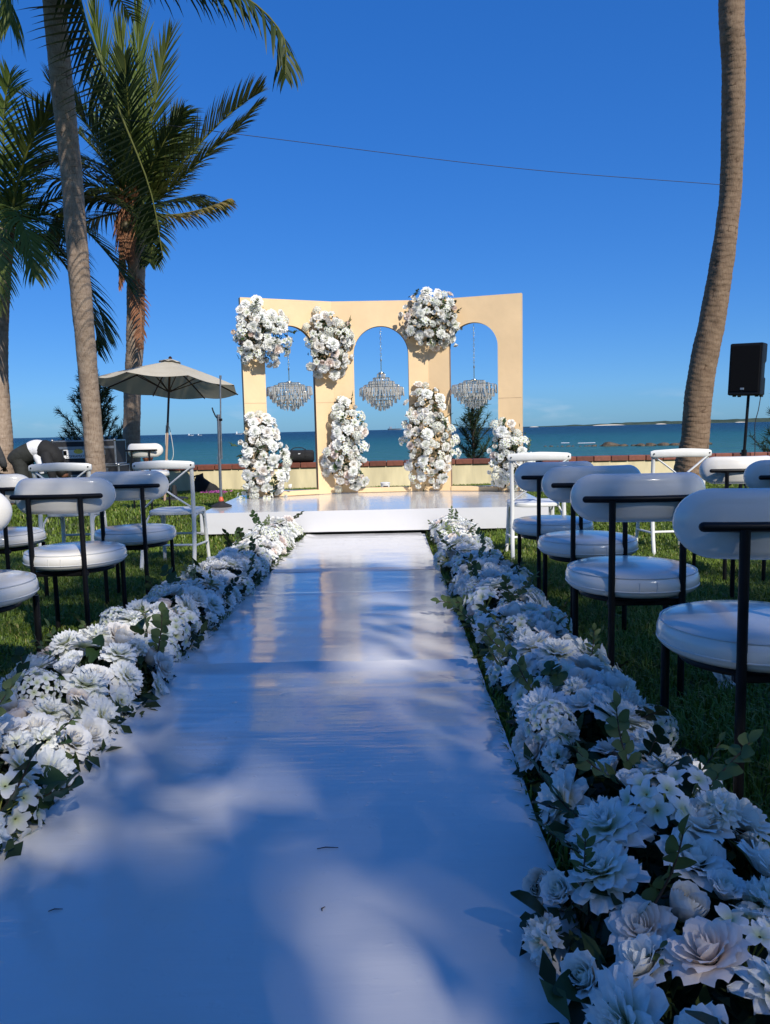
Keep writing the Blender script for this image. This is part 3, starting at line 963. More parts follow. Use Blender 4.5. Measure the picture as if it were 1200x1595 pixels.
def arrangement(name, loc, label, group, surf, area_n, mix, scale=1.0, leaves=14, sprigs=8, nfol=420, fsize=.055, dry=0):
    """surf(rn) -> (point, normal, depth point) in local space"""
    rn = random.Random(sum(ord(c) * (i + 1) for i, c in enumerate(label)))
    root = empty(name, loc, 0, label, 'flowers', group)
    placed = []
    kinds = [k for k, w in mix for _ in range(int(w * 10))]
    tries = 0
    while len(placed) < area_n and tries < area_n * 14:
        tries += 1
        k = rn.choice(kinds); s = rn.uniform(*SIZE[k]) * scale
        p, nr, lift = surf(rn)
        if any((p - q).length < (s + sq) * .66 for q, sq in placed): continue
        placed.append((p, s))
        nr = (nr + Vector((rn.gauss(0, .22), rn.gauss(0, .22), rn.gauss(0, .22)))).normalized()
        q = nr.to_track_quat('Z', 'Y') @ Quaternion((0, 0, 1), rn.random() * 6.28)
        link(k, rn.choice(BL[k]), root, p + nr * (lift + rn.uniform(-.012, .028) * scale), q, s)
    for i in range(leaves + sprigs):
        p, nr, lift = surf(rn)
        d = (nr * .6 + Vector((rn.gauss(0, .6), rn.gauss(0, .6), rn.gauss(-.1, .4)))).normalized()
        q = d.to_track_quat('Y', 'Z') @ Quaternion((0, 1, 0), rn.uniform(-.7, .7))
        me = rn.choice(LEAF) if i < leaves else rn.choice(SPRIG)
        link(me.name.split('.')[0], me, root, p - nr * .015 * scale, q, rn.uniform(.85, 1.35) * max(.8, scale))
    P = []; N = []
    for i in range(nfol):
        p, nr, lift = surf(rn)
        P.append(tuple(p - nr * rn.uniform(.02, .10) * scale)); N.append(tuple(nr))
    scatter_leaves(P, N, fsize * scale, 'foliage', root, M['foliage'])
    return root

MIX_A = (('dahlia_bloom', 1.4), ('peony_bloom', .3), ('rose_bloom', .9), ('ranunculus_bloom', .4), ('lily_bloom', .5), ('orchid_spray', .5), ('hydrangea_head', .2), ('carnation_bloom', .6), ('rose_bud', .3))
MIX_B = (('dahlia_bloom', 1.2), ('peony_bloom', .3), ('rose_bloom', .6), ('ranunculus_bloom', .3), ('lily_bloom', .6), ('orchid_spray', .5), ('hydrangea_head', .3), ('carnation_bloom', .5), ('rose_bud', .4))

def aisle_clump(side, y0, y1, label, xin, xout, hgt, n, mix=MIX_A):
    """a mound of flowers along the runner; xin = edge by the runner, xout = edge by the chairs"""
    yc = (y0 + y1) / 2; base = gz(0, yc)
    cx = (xin + xout) / 2; half = abs(xout - xin) / 2
    def surf(rn):
        y = rn.uniform(y0, y1); a = rn.uniform(-1.45, 1.45)
        w = half * (.84 + .42 * noise.noise((side * 5, y * 2.6, 1)))
        h = hgt * (.85 + .45 * noise.noise((side * 9, y * 2.9, 4)))
        xo = .05 * noise.noise((side * 3, y * 1.7, 8))
        p = Vector((xo + w * math.sin(a), y - yc, .035 + h * math.cos(a) ** .8 + (gz(0, y) - base)))
        nr = Vector((math.sin(a) * 1.0, -.18, math.cos(a) + .35)).normalized()
        return p, nr, .0
    r = arrangement('aisle_flowers', (cx, yc, base), label, 'flower mounds along the runner', surf, n, mix, nfol=520)
    Pl = []; Nl = []
    rl = random.Random(int(y0 * 100) + side)
    for i in range(430):
        y = rl.uniform(y0, y1); u = rl.uniform(-1, 1) * half * 1.12
        Pl.append((u, y - yc, rl.uniform(.012, .075) + gz(0, y) - base)); Nl.append((u * 1.5, -.2, .8))
    scatter_leaves(Pl, Nl, .06, 'ground_foliage', r, M['foliage'])
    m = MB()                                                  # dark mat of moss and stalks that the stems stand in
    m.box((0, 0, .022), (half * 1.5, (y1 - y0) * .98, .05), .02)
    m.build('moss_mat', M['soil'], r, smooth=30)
    return r

LY = [1.62, 2.30, 2.98, 3.75, 4.65, 5.65, 6.75, 7.95]
LL = ['nearest flower mound left of the runner, roses and carnations cut by the picture edge',
      'flower mound left of the runner with white ranunculus and ivory roses hanging over its edge',
      'sunlit flower mound left of the runner beside the leftmost white chair',
      'shaded flower mound left of the runner, in front of the first full black-legged chair',
      'shaded flower mound left of the runner beside the second black-legged chair row',
      'flower mound left of the runner next to the cross-back chair',
      'sunlit last flower mound on the left, touching the white stage']
for i in range(7):
    aisle_clump(-1, LY[i], LY[i + 1], LL[i], -.96 + (.03 if i < 2 else 0), -1.35 - (.07 if i in (1, 2) else 0), .165, int(54 * (LY[i + 1] - LY[i]) / .75), MIX_A if i < 5 else MIX_B)
RY = [.92, 1.48, 2.08, 2.78, 3.6, 4.55, 5.7, 6.95, 7.98]
RL = ['nearest flower mound right of the runner, big ivory roses at the picture\'s bottom corner',
      'shaded flower mound right of the runner with orchids, below the nearest right chair',
      'flower mound with a large white dahlia right of the runner beside the nearest right chair',
      'flower mound right of the runner beside the second chair from the front right',
      'flower mound right of the runner casting leafy shadows, beside the third right chair',
      'flower mound right of the runner beside the fourth right chair',
      'flower mound right of the runner between the sunlit cross-back chair and the runner',
      'last flower mound on the right, against the white stage front']
for i in range(8):
    aisle_clump(1, RY[i], RY[i + 1], RL[i], .395 if i else .29, .77 + (.02 if i < 3 else 0), .155 if i else .14, int(52 * (RY[i + 1] - RY[i]) / .75), MIX_A if i < 6 else MIX_B)

# ---- bouquets on the backdrop
def bouquet(P, d, nrm, s, z, rx, rz, depth, n, label, name='flower_bouquet', grow=0.0):
    """ellipsoidal spray fixed to a panel, s metres along it, z above the stage"""
    c = Vector((P.x + d.x * s, P.y + d.y * s + 10.3, SZ + z)); D3 = Vector((d.x, d.y, 0)); N3 = Vector((nrm.x, nrm.y, 0))
    c += N3 * (TH / 2 + .01)
    seed = n + int(z * 100)
    def surf(rn):
        while True:
            u, v = rn.uniform(-1, 1), rn.uniform(-1, 1)
            q = u * u + v * v
            an = math.atan2(v, u)
            lim = .93 + .55 * noise.noise((math.cos(an) * 1.5, math.sin(an) * 1.5, seed)) + (.28 if rn.random() < .07 else 0)
            if q < lim * lim: break
        k = math.sqrt(max(0, 1 - min(1, q)))
        wid = 1.0 - grow * max(0, v)
        p = D3 * (u * rx * wid) + Vector((0, 0, v * rz)) + N3 * (depth * (.22 + .78 * k) * (1 + .7 * noise.noise((u * 2.4, v * 2.4, seed))))
        nr = (D3 * (u * .8) + Vector((0, 0, v * .7 + .12)) + N3 * (.55 + k)).normalized()
        return p, nr, 0
    r = arrangement(name, c, label, 'flower sprays on the arches', surf, n, MIX_B, scale=.92, leaves=14, sprigs=6, nfol=560, fsize=.06)
    return r
bouquet(*PL[:3], .22, 2.10, .34, .40, .24, 62, 'upper flower spray on the left end of the cream arches')
bouquet(*PL[:3], 1.14, 1.98, .32, .41, .24, 60, 'upper flower spray between the left and middle arch openings')
bouquet(*PC[:3], 1.30, 2.27, .38, .35, .25, 62, 'upper flower spray between the middle and right arch openings')
bouquet(*PL[:3], .17, .52, .36, .54, .26, 66, 'lower flower spray at the left foot of the arches', grow=.25)
bouquet(*PC[:3], .14, .66, .30, .62, .24, 70, 'tall lower flower spray on the pillar between left and middle openings', grow=.30)
bouquet(*PC[:3], 1.26, .72, .34, .70, .25, 78, 'tallest lower flower spray, on the pillar between middle and right openings', grow=.22)
bouquet(*PR[:3], 1.10, .50, .28, .44, .24, 48, 'low flower spray at the right foot of the arches behind the cross-back chair', grow=.2)

# ================================================================== CHAIRS
def pill_mesh():
    """padded capsule-shaped backrest, curved round the sitter"""
    Rr, T, hl = .089, .036, .255
    c = hl - Rr; k = 16
    rings = []
    for r in (.004, .03, .052): rings.append((r, -T - .010 * (1 - (r / (Rr - T)) ** 2)))
    for a in [R(-90 + 180 * i / 10) for i in range(11)]: rings.append((Rr - T + T * math.cos(a), T * math.sin(a)))
    for r in (.052, .03, .004): rings.append((r, T + .016 * (1 - (r / (Rr - T)) ** 2)))
    V = []; F = []
    line = []
    seg = 10
    for (r, y) in rings:
        pts = [(c + r * math.cos(a), r * math.sin(a)) for a in [R(-90 + 180 * i / k) for i in range(k + 1)]]
        pts += [(c - 2 * c * i / seg, r) for i in range(1, seg)]
        pts += [(-c + r * math.cos(a), r * math.sin(a)) for a in [R(90 + 180 * i / k) for i in range(k + 1)]]
        pts += [(-c + 2 * c * i / seg, -r) for i in range(1, seg)]
        n = len(pts)
        for (x, z) in pts: V.append((x * (1 - .25 * x * x), y + 1.25 * x * x, z))
    for i in range(len(rings) - 1):
        for j in range(n):
            F.append((i * n + j, i * n + (j + 1) % n, (i + 1) * n + (j + 1) % n, (i + 1) * n + j))
    F.append(tuple(range(n - 1, -1, -1))); F.append(tuple((len(rings) - 1) * n + j for j in range(n)))
    m = MB(); m.add(V, [q[::-1] for q in F]); return m.mesh('backrest', M['leather'], 60)

def make_pill_chair(lift=0.0):
    t = empty('pill_back_chair')
    prof = [(.0, .385), (.20, .385), (.228, .389), (.243, .402), (.249, .42), (.249, .437), (.243, .455), (.232, .466), (.21, .4735), (.15, .480), (.07, .483), (.0, .4835)]
    n = 48; V = []; F = []
    mb = MB(); mb.lathe([(max(r, .002), z + lift) for r, z in prof], n)
    seat = mb.build('seat', M['leather'], t, smooth=70)
    mb = MB()
    for (rr, zz) in ((.2395, .4615), (.2475, .413)):
        mb.tube([(rr * math.cos(a), rr * math.sin(a), zz + lift) for a in [2 * PI * i / 48 for i in range(49)]], .0026, 6, caps=False)
    for a in (R(262), R(276)):
        mb.tube([(.2495 * math.cos(a), .2495 * math.sin(a), z + lift) for z in (.413, .425, .437, .45)], .0012, 5)
    mb.build('seam', M['piping'], seat)
    mb = MB()
    mb.tube([(.19 * math.cos(a), .17 * math.sin(a) - .02, .372 + lift) for a in [2 * PI * i / 40 for i in range(41)]], .0115, 8, caps=False)
    mb.box((0, -.185, .366 + lift), (.27, .022, .022), .004)
    mb.box((0, 0, .370 + lift), (.34, .022, .018), .003)
    mb.build('seat_frame', M['blackmetal'], t)
    for sx in (-1, 1):
        m = MB(); m.tube([(sx * .126, -.212, 0), (sx * .126, -.212, .3 + lift), (sx * .126, -.212, .742 + lift)], .0125, 12); m.build('leg', M['blackmetal'], t)
        m = MB(); m.tube([(sx * .183, .15, 0), (sx * .183, .15, .378 + lift)], .0125, 12); m.build('leg', M['blackmetal'], t)
    mb = MB()
    pts = [(x, -.212 + .55 * x * x, .747 + lift) for x in [-.215 + .43 * i / 14 for i in range(15)]]
    mb.tube(pts, .0125, 12); mb.ball(pts[0], .0125, 6); mb.ball(pts[-1], .0125, 6)
    mb.build('back_bar', M['blackmetal'], t)
    link('backrest', PILL, t, (0, -.160, .747 + lift))
    return t
PILL = pill_mesh()
pc = make_pill_chair()
PCH = [(.97, 1.84, 0, 'largest white pill-backed chair with black legs, at the right picture edge'),
       (.92, 2.75, -2, 'shaded white pill-backed chair second from the front on the right of the runner'),
       (.99, 3.70, 1, 'shaded white pill-backed chair third from the front on the right of the runner'),
       (1.00, 4.60, 0, 'white pill-backed chair fourth on the right, just before the sunlit cross-back chair'),
       (2.27, 4.95, 0, 'sunlit white pill-backed chair in the outer right column, left of its neighbour'),
       (2.13, 4.02, 3, 'white pill-backed chair in the outer right column cut by the picture edge'),
       (-1.655, 2.72, -6, 'sunlit white pill-backed chair cut by the left picture edge'),
       (-1.63, 3.68, 0, 'white pill-backed chair with both black back legs showing, left of the runner'),
       (-1.635, 4.62, 0, 'white pill-backed chair just before the cross-back chair left of the runner'),
       (-2.46, 4.58, 0, 'white pill-backed chair half hidden at the left edge behind another chair')]
for i, (x, y, rz, lb) in enumerate(PCH):
    o = pc if i == 0 else copy_tree(pc)
    o.location = (x, y + .212, gz(x, y)); o.rotation_euler = (0, 0, R(rz))
    tag(o, lb, 'chair', 'pill-backed chairs with black legs')
o = make_pill_chair(.06); o.name = 'pill_back_chair'
o.location = (-3.2, 10.15, gz(-3.2, 10.15)); o.rotation_euler = (0, 0, R(-12))
tag(o, 'small far white pill-backed chair under the parasol', 'chair', 'pill-backed chairs with black legs')

def make_cross_chair():
    t = empty('cross_back_chair')
    PWm = M['paintwood']
    # seat: rounded trapezoid with a slight dish
    V = []; F = []; n = 40
    def outl(s):
        o = []
        for i in range(n):
            a = 2 * PI * i / n
            ca, sa = math.cos(a), math.sin(a)
            e = .55
            x = abs(ca) ** e * (1 if ca > 0 else -1) * (.205 + .022 * sa); y = abs(sa) ** e * (1 if sa > 0 else -1) * .205
            o.append((x * s, y * s))
        return o
    for (s, z) in ((.92, .435), (.99, .440), (1.0, .452), (.99, .464), (.94, .470), (.80, .468), (.4, .462), (.02, .461)):
        V += [(x, y, z) for x, y in outl(s)]
    for i in range(7):
        for j in range(n): F.append((i * n + j, i * n + (j + 1) % n, (i + 1) * n + (j + 1) % n, (i + 1) * n + j))
    F.append(tuple(range(n - 1, -1, -1))); F.append(tuple(7 * n + j for j in range(n)))
    m = MB(); m.add(V, F); m.build('seat', PWm, t, smooth=50)
    for sx in (-1, 1):                                          # back posts run from the foot to the rail
        pts = [(sx * .215, -.285, 0), (sx * .212, -.245, .15), (sx * .208, -.215, .32), (sx * .206, -.205, .47), (sx * .210, -.212, .62), (sx * .216, -.236, .76), (sx * .222, -.262, .848)]
        m = MB(); m.tube(pts, [.0155, .0165, .017, .017, .0165, .016, .0155], 10); m.build('back_post', PWm, t)
        pts = [(sx * .195, .205, 0), (sx * .185, .185, .2), (sx * .175, .17, .44)]
        m = MB(); m.tube(pts, [.0135, .016, .017], 10); m.build('leg', PWm, t)
        # bent hoop braces under the seat
        m = MB(); m.tube([(sx * .185, .17, .30), (sx * .183, .15, .38), (sx * .182, .09, .425), (sx * .184, -.02, .43), (sx * .19, -.11, .425), (sx * .198, -.17, .38), (sx * .204, -.20, .30)], .009, 8); m.build('hoop_brace', PWm, t)
        # stretcher low on the side
        m = MB(); m.tube([(sx * .19, .19, .17), (sx * .205, -.235, .19)], .010, 8); m.build('stretcher', PWm, t)
    m = MB(); m.tube([(-.18, .18, .24), (.18, .18, .24)], .010, 8); m.build('stretcher', PWm, t)
    m = MB(); m.tube([(-.206, -.235, .20), (.206, -.235, .20)], .010, 8); m.build('stretcher', PWm, t)
    # top rail: broad curved strip
    V = []; F = []; ns = 20
    for i in range(ns + 1):
        u = -1 + 2 * i / ns; x = u * .248; y = -.262 - .045 * (1 - u * u) ; zc = .842 + .006 * (1 - abs(u)) - .004 * u * u
        hh = .030 + .004 * (1 - u * u); th = .011
        if abs(u) > .95: hh *= .75
        for a in range(12):
            an = 2 * PI * a / 12
            V.append((x, y + th * math.cos(an), zc + hh * math.sin(an)))
    for i in range(ns):
        for a in range(12): F.append((i * 12 + a, i * 12 + (a + 1) % 12, (i + 1) * 12 + (a + 1) % 12, (i + 1) * 12 + a))
    F.append(tuple(range(12))); F.append(tuple(ns * 12 + 11 - a for a in range(12)))
    m = MB(); m.add(V, [q[::-1] for q in F]); tr = m.build('top_rail', PWm, t, smooth=60)
    for sx in (-1, 1):
        m = MB(); m.tube([(sx * .226, -.286, .842), (sx * .226, -.272, .842)], .006, 8); m.build('rivet', M['blackmetal'], tr)
    for sx in (-1, 1):                                          # the crossed laths
        pts = []
        for i in range(13):
            u = i / 12
            x = sx * (.222 - .425 * u); z = .825 - .335 * u
            y = -.262 + .062 * u - .045 * math.sin(PI * u) - (.006 if sx > 0 else -.006)
            pts.append((x, y, z))
        m = MB(); m.tube(pts, .0125, 8, flat=(1.0, .55)); m.build('cross_brace', PWm, t)
    return t
cc = make_cross_chair()
CCH = [(1.165, 6.12, 0, 'sunlit white cross-back chair in front of the stage, right of the runner'),
       (2.33, 6.28, 2, 'white cross-back chair before the right palm trunk'),
       (-1.79, 6.08, -3, 'grey-shaded white cross-back chair left of the runner beside the stage'),
       (-2.66, 6.15, 2, 'white cross-back chair in front of the bending person')]
for i, (x, y, rz, lb) in enumerate(CCH):
    o = cc if i == 0 else copy_tree(cc)
    o.location = (x, y + .25, gz(x, y)); o.rotation_euler = (0, 0, R(rz))
    tag(o, lb, 'chair', 'cross-back wooden chairs')

# ================================================================== CHANDELIERS
def chandelier(px, py, ztop, zhook, tiers, label):
    t = empty('chandelier', (px, py, ztop), 0, label, 'chandelier', 'crystal chandeliers hanging in the arches')
    rnl = random.Random(int(px * 100) + 7)
    # chain
    m = MB(); n = max(4, int((zhook - ztop - .16) / .034)); z = .16
    for i in range(n):
        a = (i % 2) * PI / 2
        pts = [(.0085 * math.cos(q) * math.cos(a), .0085 * math.cos(q) * math.sin(a), z + .021 * math.sin(q)) for q in [2 * PI * k / 10 for k in range(11)]]
        m.tube(pts, .0026, 5, caps=False); z += (zhook - ztop - .16) / n
    m.build('chain', M['chrome'], t, smooth=80)
    m = MB(); m.tube([(0, 0, -.02), (0, 0, .17)], .006, 8); m.lathe([(.004, .004), (.035, .0), (.038, -.012), (.004, -.016)], 14); m.build('stem', M['chrome'], t)
    for (rr, z0, ln, cnt) in tiers:
        tr = MB()
        tr.tube([(rr * math.cos(a), rr * math.sin(a), z0) for a in [2 * PI * k / 36 for k in range(37)]], .004, 6, caps=False)
        for k in range(4): tr.tube([(0, 0, z0), (rr * math.cos(k * PI / 2 + .3), rr * math.sin(k * PI / 2 + .3), z0)], .0025, 5)
        ring = tr.build('ring', M['chrome'], t)
        c = MB()
        for k in range(cnt):
            if rnl.random() < .12: continue
            a = 2 * PI * (k + rnl.uniform(-.2, .2)) / cnt; x, y = rr * math.cos(a), rr * math.sin(a)
            l = ln * rnl.uniform(.9, 1.08); w = .0085; zz = z0 + rnl.uniform(-.004, .004)
            sp = a + rnl.uniform(-.5, .5); tl = rnl.uniform(-.12, .12)
            V = []
            for (f, zc) in ((.35, zz), (1, zz - .012), (1, zz - l + .014), (.2, zz - l)):
                for q in range(4):
                    b = sp + PI / 2 * q
                    V.append((x + w * f * math.cos(b) + tl * (zz - zc), y + w * f * math.sin(b) * .8, zc))
            F = [(i * 4 + q, (i + 1) * 4 + q, (i + 1) * 4 + (q + 1) % 4, i * 4 + (q + 1) % 4) for i in range(3) for q in range(4)] + [(0, 1, 2, 3), (15, 14, 13, 12)]
            c.add(V, F)
        tag(c.build('crystal_drops', M['crystal'], ring, smooth=0), kind='stuff')
mid_t = [(.05, -.02, .07, 12), (.11, -.075, .085, 22), (.17, -.125, .09, 32), (.235, -.17, .10, 40), (.29, -.205, .115, 50), (.245, -.27, .10, 42), (.19, -.325, .09, 34), (.14, -.375, .08, 26), (.09, -.42, .07, 18), (.04, -.455, .06, 10)]
wide_t = [(.14, -.02, .07, 26), (.20, -.05, .085, 36), (.29, -.075, .11, 52), (.26, -.135, .10, 46), (.22, -.19, .09, 38), (.17, -.24, .085, 32), (.12, -.285, .075, 24), (.065, -.32, .065, 14)]
chandelier(-1.325, 10.215, 1.655, 2.365, wide_t, 'crystal chandelier hanging in the left arch opening')
chandelier(-.118, 10.475, 1.765, 2.362, mid_t, 'tall crystal chandelier hanging in the middle arch opening')
chandelier(1.11, 10.325, 1.635, 2.365, wide_t, 'crystal chandelier hanging in the right arch opening')

# ================================================================== PALMS
def crom(P, n):
    P = [Vector(p) for p in P]
    Q = [P[0] * 2 - P[1]] + P + [P[-1] * 2 - P[-2]]
    out = []
    segs = len(P) - 1
    for i in range(n + 1):
        t = i / n * segs; k = min(segs - 1, int(t)); u = t - k
        a, b, c, d = Q[k], Q[k + 1], Q[k + 2], Q[k + 3]
        out.append(.5 * ((2 * b) + (c - a) * u + (2 * a - 5 * b + 4 * c - d) * u * u + (3 * b - a - 3 * c + d) * u ** 3))
    return out

def trunk_obj(ctrl, parent, scar=.085, seed=0, sides=28, rough=1.0, name='trunk', mt='trunk'):
    """ctrl: (x,y,z,r) in local space, ringed with leaf scars"""
    ln = sum((Vector(ctrl[i + 1][:3]) - Vector(ctrl[i][:3])).length for i in range(len(ctrl) - 1))
    n = int(ln / .014)
    C = crom([c[:3] for c in ctrl], n); RR = crom([(c[3], 0, 0) for c in ctrl], n)
    V = np.zeros(((n + 1) * sides, 3)); S = np.zeros((n + 1) * sides)
    along = 0; nxt = 0
    for i in range(n + 1):
        if i: along += (C[i] - C[i - 1]).length
        t = (C[min(n, i + 1)] - C[max(0, i - 1)]).normalized()
        u = (Vector((1, 0, 0)) - t * t.x).normalized(); w = t.cross(u)
        for k in range(sides):
            a = 2 * PI * k / sides
            d = u * math.cos(a) + w * math.sin(a)
            sv = along / scar + .55 * noise.noise((d.x * 1.4, d.y * 1.4, along * 1.6 + seed)) + .25 * math.sin(a + seed)
            fr = sv - math.floor(sv)                                   # 0 at the groove
            ridge = .030 * (1 - fr) ** 2.2 - .045 * math.exp(-(fr / .10) ** 2) + (.02 if fr > .93 else 0)
            lump = .05 * noise.noise((d.x * 2 + seed, d.y * 2, along * 2.5)) + .030 * noise.noise((d.x * 6, d.y * 6 + seed, along * 9))
            pit = noise.noise((d.x * 4.5 + 3 * seed, d.y * 4.5, along * 4.2))
            pit = -.10 * max(0, pit - .52) * 4
            rr = RR[i].x * (1 + rough * (ridge + lump + pit))
            V[i * sides + k] = C[i] + d * rr
            S[i * sides + k] = min(1, fr * 1.6) * (1 if pit > -.03 else .0)
    idx = np.arange(n * sides).reshape(n, sides)
    nx_ = np.roll(idx, -1, axis=1)
    Q = np.stack([idx, nx_, nx_ + sides, idx + sides], -1).reshape(-1, 4)
    me = np_mesh(name, V, quads=Q, mat=M[mt], attrs={'scar': S}, smooth=True)
    return link(name, me, parent)

def frond(parent, ctrl, Lmax, nl=52, droop=.5, wid=.036, matl='frond', ang=38, fold=.25, dors=None, seed=0, wind=(0, 0, 0), stalk=.14, name='frond', one_side=0, tone=None, ragged=.12, sunedge=0.0):
    rn = random.Random(seed * 17 + 3)
    N = 60
    C = crom(ctrl, N)
    V = []; Q = []; A = []
    m = MB(); m.tube([C[i] for i in range(0, N + 1, 3)], [(.026 * (1 - .88 * i / N) + .004) for i in range(0, N + 1, 3)], 6)
    V += [tuple(p) for p in m.v]; quad = [q for q in m.f if len(q) == 4]; Q += quad; A += [.75] * len(m.v)
    wv = Vector(wind)
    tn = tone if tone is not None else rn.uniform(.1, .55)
    for sd in ((-1, 1) if not one_side else (one_side,)):
        for k in range(nl):
            if rn.random() < ragged * .4: continue
            t = stalk + (1 - stalk) * (k + rn.uniform(-.3, .3)) / (nl - 1); t = min(1, max(stalk * .8, t))
            i = min(N - 1, int(t * N)); p = C[i].lerp(C[i + 1], t * N - i)
            tg = (C[min(N, i + 1)] - C[max(0, i - 1)]).normalized()
            up = Vector(dors) if dors is not None else Vector((0, 0, 1))
            up = (up - tg * up.dot(tg))
            up = up.normalized() if up.length > .05 else Vector((0, -1, 0))
            side = tg.cross(up).normalized()
            L = Lmax * (.38 + .62 * math.sin(PI * min(1, (t * .80 + .14))) ) * (1 if t < .9 else 1 - (t - .9) * 4.0) * rn.uniform(.82, 1.08)
            if rn.random() < ragged: L *= rn.uniform(.35, .8)
            a = R(ang + 26 * t * t + rn.uniform(-6, 6))
            d = (side * sd * math.cos(a) + tg * math.sin(a) + up * (fold + rn.uniform(-.1, .1))).normalized()
            ns = 5; b0 = len(V); q = p.copy()
            w0 = wid * rn.uniform(.8, 1.1)
            tv = rn.uniform(-.15, .15)
            for j in range(ns + 1):
                f = j / ns
                ww = w0 * (.55 + .45 * min(1, f * 5)) * (1 - f ** 2.2) + .002
                wd = tg - d * tg.dot(d)
                wd = wd.normalized() if wd.length > .05 else up
                wd = (wd + up * tv).normalized()
                if sunedge:                                              # leaflets turned edge-on to the sun to darken the frond
                    se = SUNV - d * SUNV.dot(d); wd = (wd * (1 - sunedge) + se.normalized() * sunedge).normalized()
                V.append(tuple(q - wd * ww * .5)); V.append(tuple(q + wd * ww * .5))
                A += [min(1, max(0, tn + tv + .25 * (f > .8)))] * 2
                d = (d + Vector((0, 0, -1)) * (droop * .32 * (f + .15)) + wv * .12).normalized()
                q = q + d * (L / ns)
            for j in range(ns): Q.append((b0 + j * 2, b0 + j * 2 + 1, b0 + j * 2 + 3, b0 + j * 2 + 2))
    me = np_mesh(name, V, quads=Q, mat=M[matl], attrs={'rnd': A}, smooth=True)
    return link(name, me, parent)

def simple_fronds(parent, c, n, Lf, seed, lmin=-25, lmax=75, avoid=None, droop=1.0, Lmax=.75, mats=('frond',)):
    """a full rosette; avoid(azimuth, elevation) -> True leaves a frond out"""
    rn = random.Random(seed)
    c = Vector(c)
    for k in range(n):
        az = k * 2.39996 + rn.uniform(-.2, .2); el = R(lmax + (lmin - lmax) * (k + .5) / n + rn.uniform(-6, 6))
        if avoid and avoid(az, el): continue
        h = Vector((math.cos(az), math.sin(az), 0)); L_ = Lf * rn.uniform(.85, 1.1)
        pts = []; p = c.copy(); e = el
        for j in range(6):
            pts.append(p.copy()); p = p + (h * math.cos(e) + Vector((0, 0, math.sin(e)))) * L_ / 5
            e -= R(rn.uniform(11, 17)) * droop
        frond(parent, pts, Lmax * rn.uniform(.9, 1.1), nl=44, droop=rn.uniform(.4, .8), seed=seed + k, wind=(.35, .1, 0), matl=rn.choice(mats))

def palm(base, label):
    return empty('palm_tree', base, 0, label, 'palm tree', 'coconut palms')

# --- tall left palm: trunk crosses the upper left, crown mostly above the frame
b = Vector((-5.03, 13.0, gz(-5.03, 13.0)))
p1 = palm(b, 'tall leaning palm whose thick trunk crosses the flight cases at the left')
W1 = lambda x, y, z: (x - b.x, y - b.y, z - b.z)
trunk_obj([(0, 0, -.05, .20), (.01, 0, .25, .165), W1(-5.0, 12.97, .4) + (.158,), W1(-4.92, 12.7, 1.83) + (.150,), W1(-4.77, 12.2, 3.47) + (.158,), W1(-4.64, 11.8, 4.86) + (.152,), W1(-4.50, 11.3, 5.99) + (.150,), W1(-4.41, 11.0, 6.85) + (.150,), W1(-4.36, 10.85, 7.35) + (.165,)], p1, .095, 2)
cr = Vector(W1(-4.34, 10.8, 7.3))
C_ = lambda *P: [cr + Vector(p) for p in P]
# big frond hanging right of the trunk, its shade painted by the darkest tone
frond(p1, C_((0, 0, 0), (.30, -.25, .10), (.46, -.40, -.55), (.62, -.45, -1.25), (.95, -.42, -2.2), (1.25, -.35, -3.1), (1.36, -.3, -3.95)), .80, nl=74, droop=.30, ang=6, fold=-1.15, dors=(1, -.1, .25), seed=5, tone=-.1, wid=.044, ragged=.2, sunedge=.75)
# frond arching out to the upper right, its leaflets hanging
frond(p1, C_((0, 0, 0), (.6, -.1, -.08), (1.2, -.15, -.28), (1.85, -.2, -.42), (2.60, -.2, -.72), (3.04, -.2, -1.18), (3.06, -.2, -1.66)), .80, nl=64, droop=1.5, ang=30, fold=-.2, dors=(0, -.3, 1), seed=6, tone=.2, ragged=.35, wid=.046)
frond(p1, C_((0, 0, 0), (.3, -.4, .55), (.9, -.8, .75), (1.5, -1.1, .55), (1.9, -1.25, .15)), .7, nl=42, droop=1.0, seed=7, tone=.2, dors=(0, 0, 1))
# pale fronds hanging at the left corner
frond(p1, C_((0, 0, 0), (-.05, -.4, .0), (-.12, -.75, -.38), (-.18, -.85, -.85), (-.20, -.85, -1.25)), .85, nl=70, droop=1.5, seed=8, matl='frond_pale', tone=.6, dors=(0, 0, 1))
frond(p1, C_((0, 0, 0), (-.3, .1, .10), (-.60, .1, .0), (-.85, .1, -.4), (-.95, .1, -.9)), .75, nl=56, droop=1.3, seed=9, matl='frond_pale', tone=.45, dors=(0, 0, 1))
for k, (dx, dy, dz) in enumerate(((-.6, .8, 2.2), (.3, .6, 2.6), (.9, 1.2, 1.9), (-1.4, -.6, 1.6), (1.8, 1.2, 1.0), (-.2, -1.5, 1.6), (-2.0, .2, .9), (.1, 2.3, .8), (.6, -2.0, .9), (2.3, .5, .9), (1.0, -1.6, .9), (.6, -1.4, .6), (1.3, -1.2, .7), (.3, -1.3, .5), (1.5, -.8, .8))):  # the last ones are added out of view to shade the hanging frond
    frond(p1, C_((0, 0, 0), (dx * .35, dy * .35, dz * .55), (dx * .8, dy * .8, dz * .9), (dx * 1.3, dy * 1.3, dz * .85)), .75, nl=42, droop=.7, seed=30 + k, dors=(0, 0, 1), wind=(.3, 0, 0))
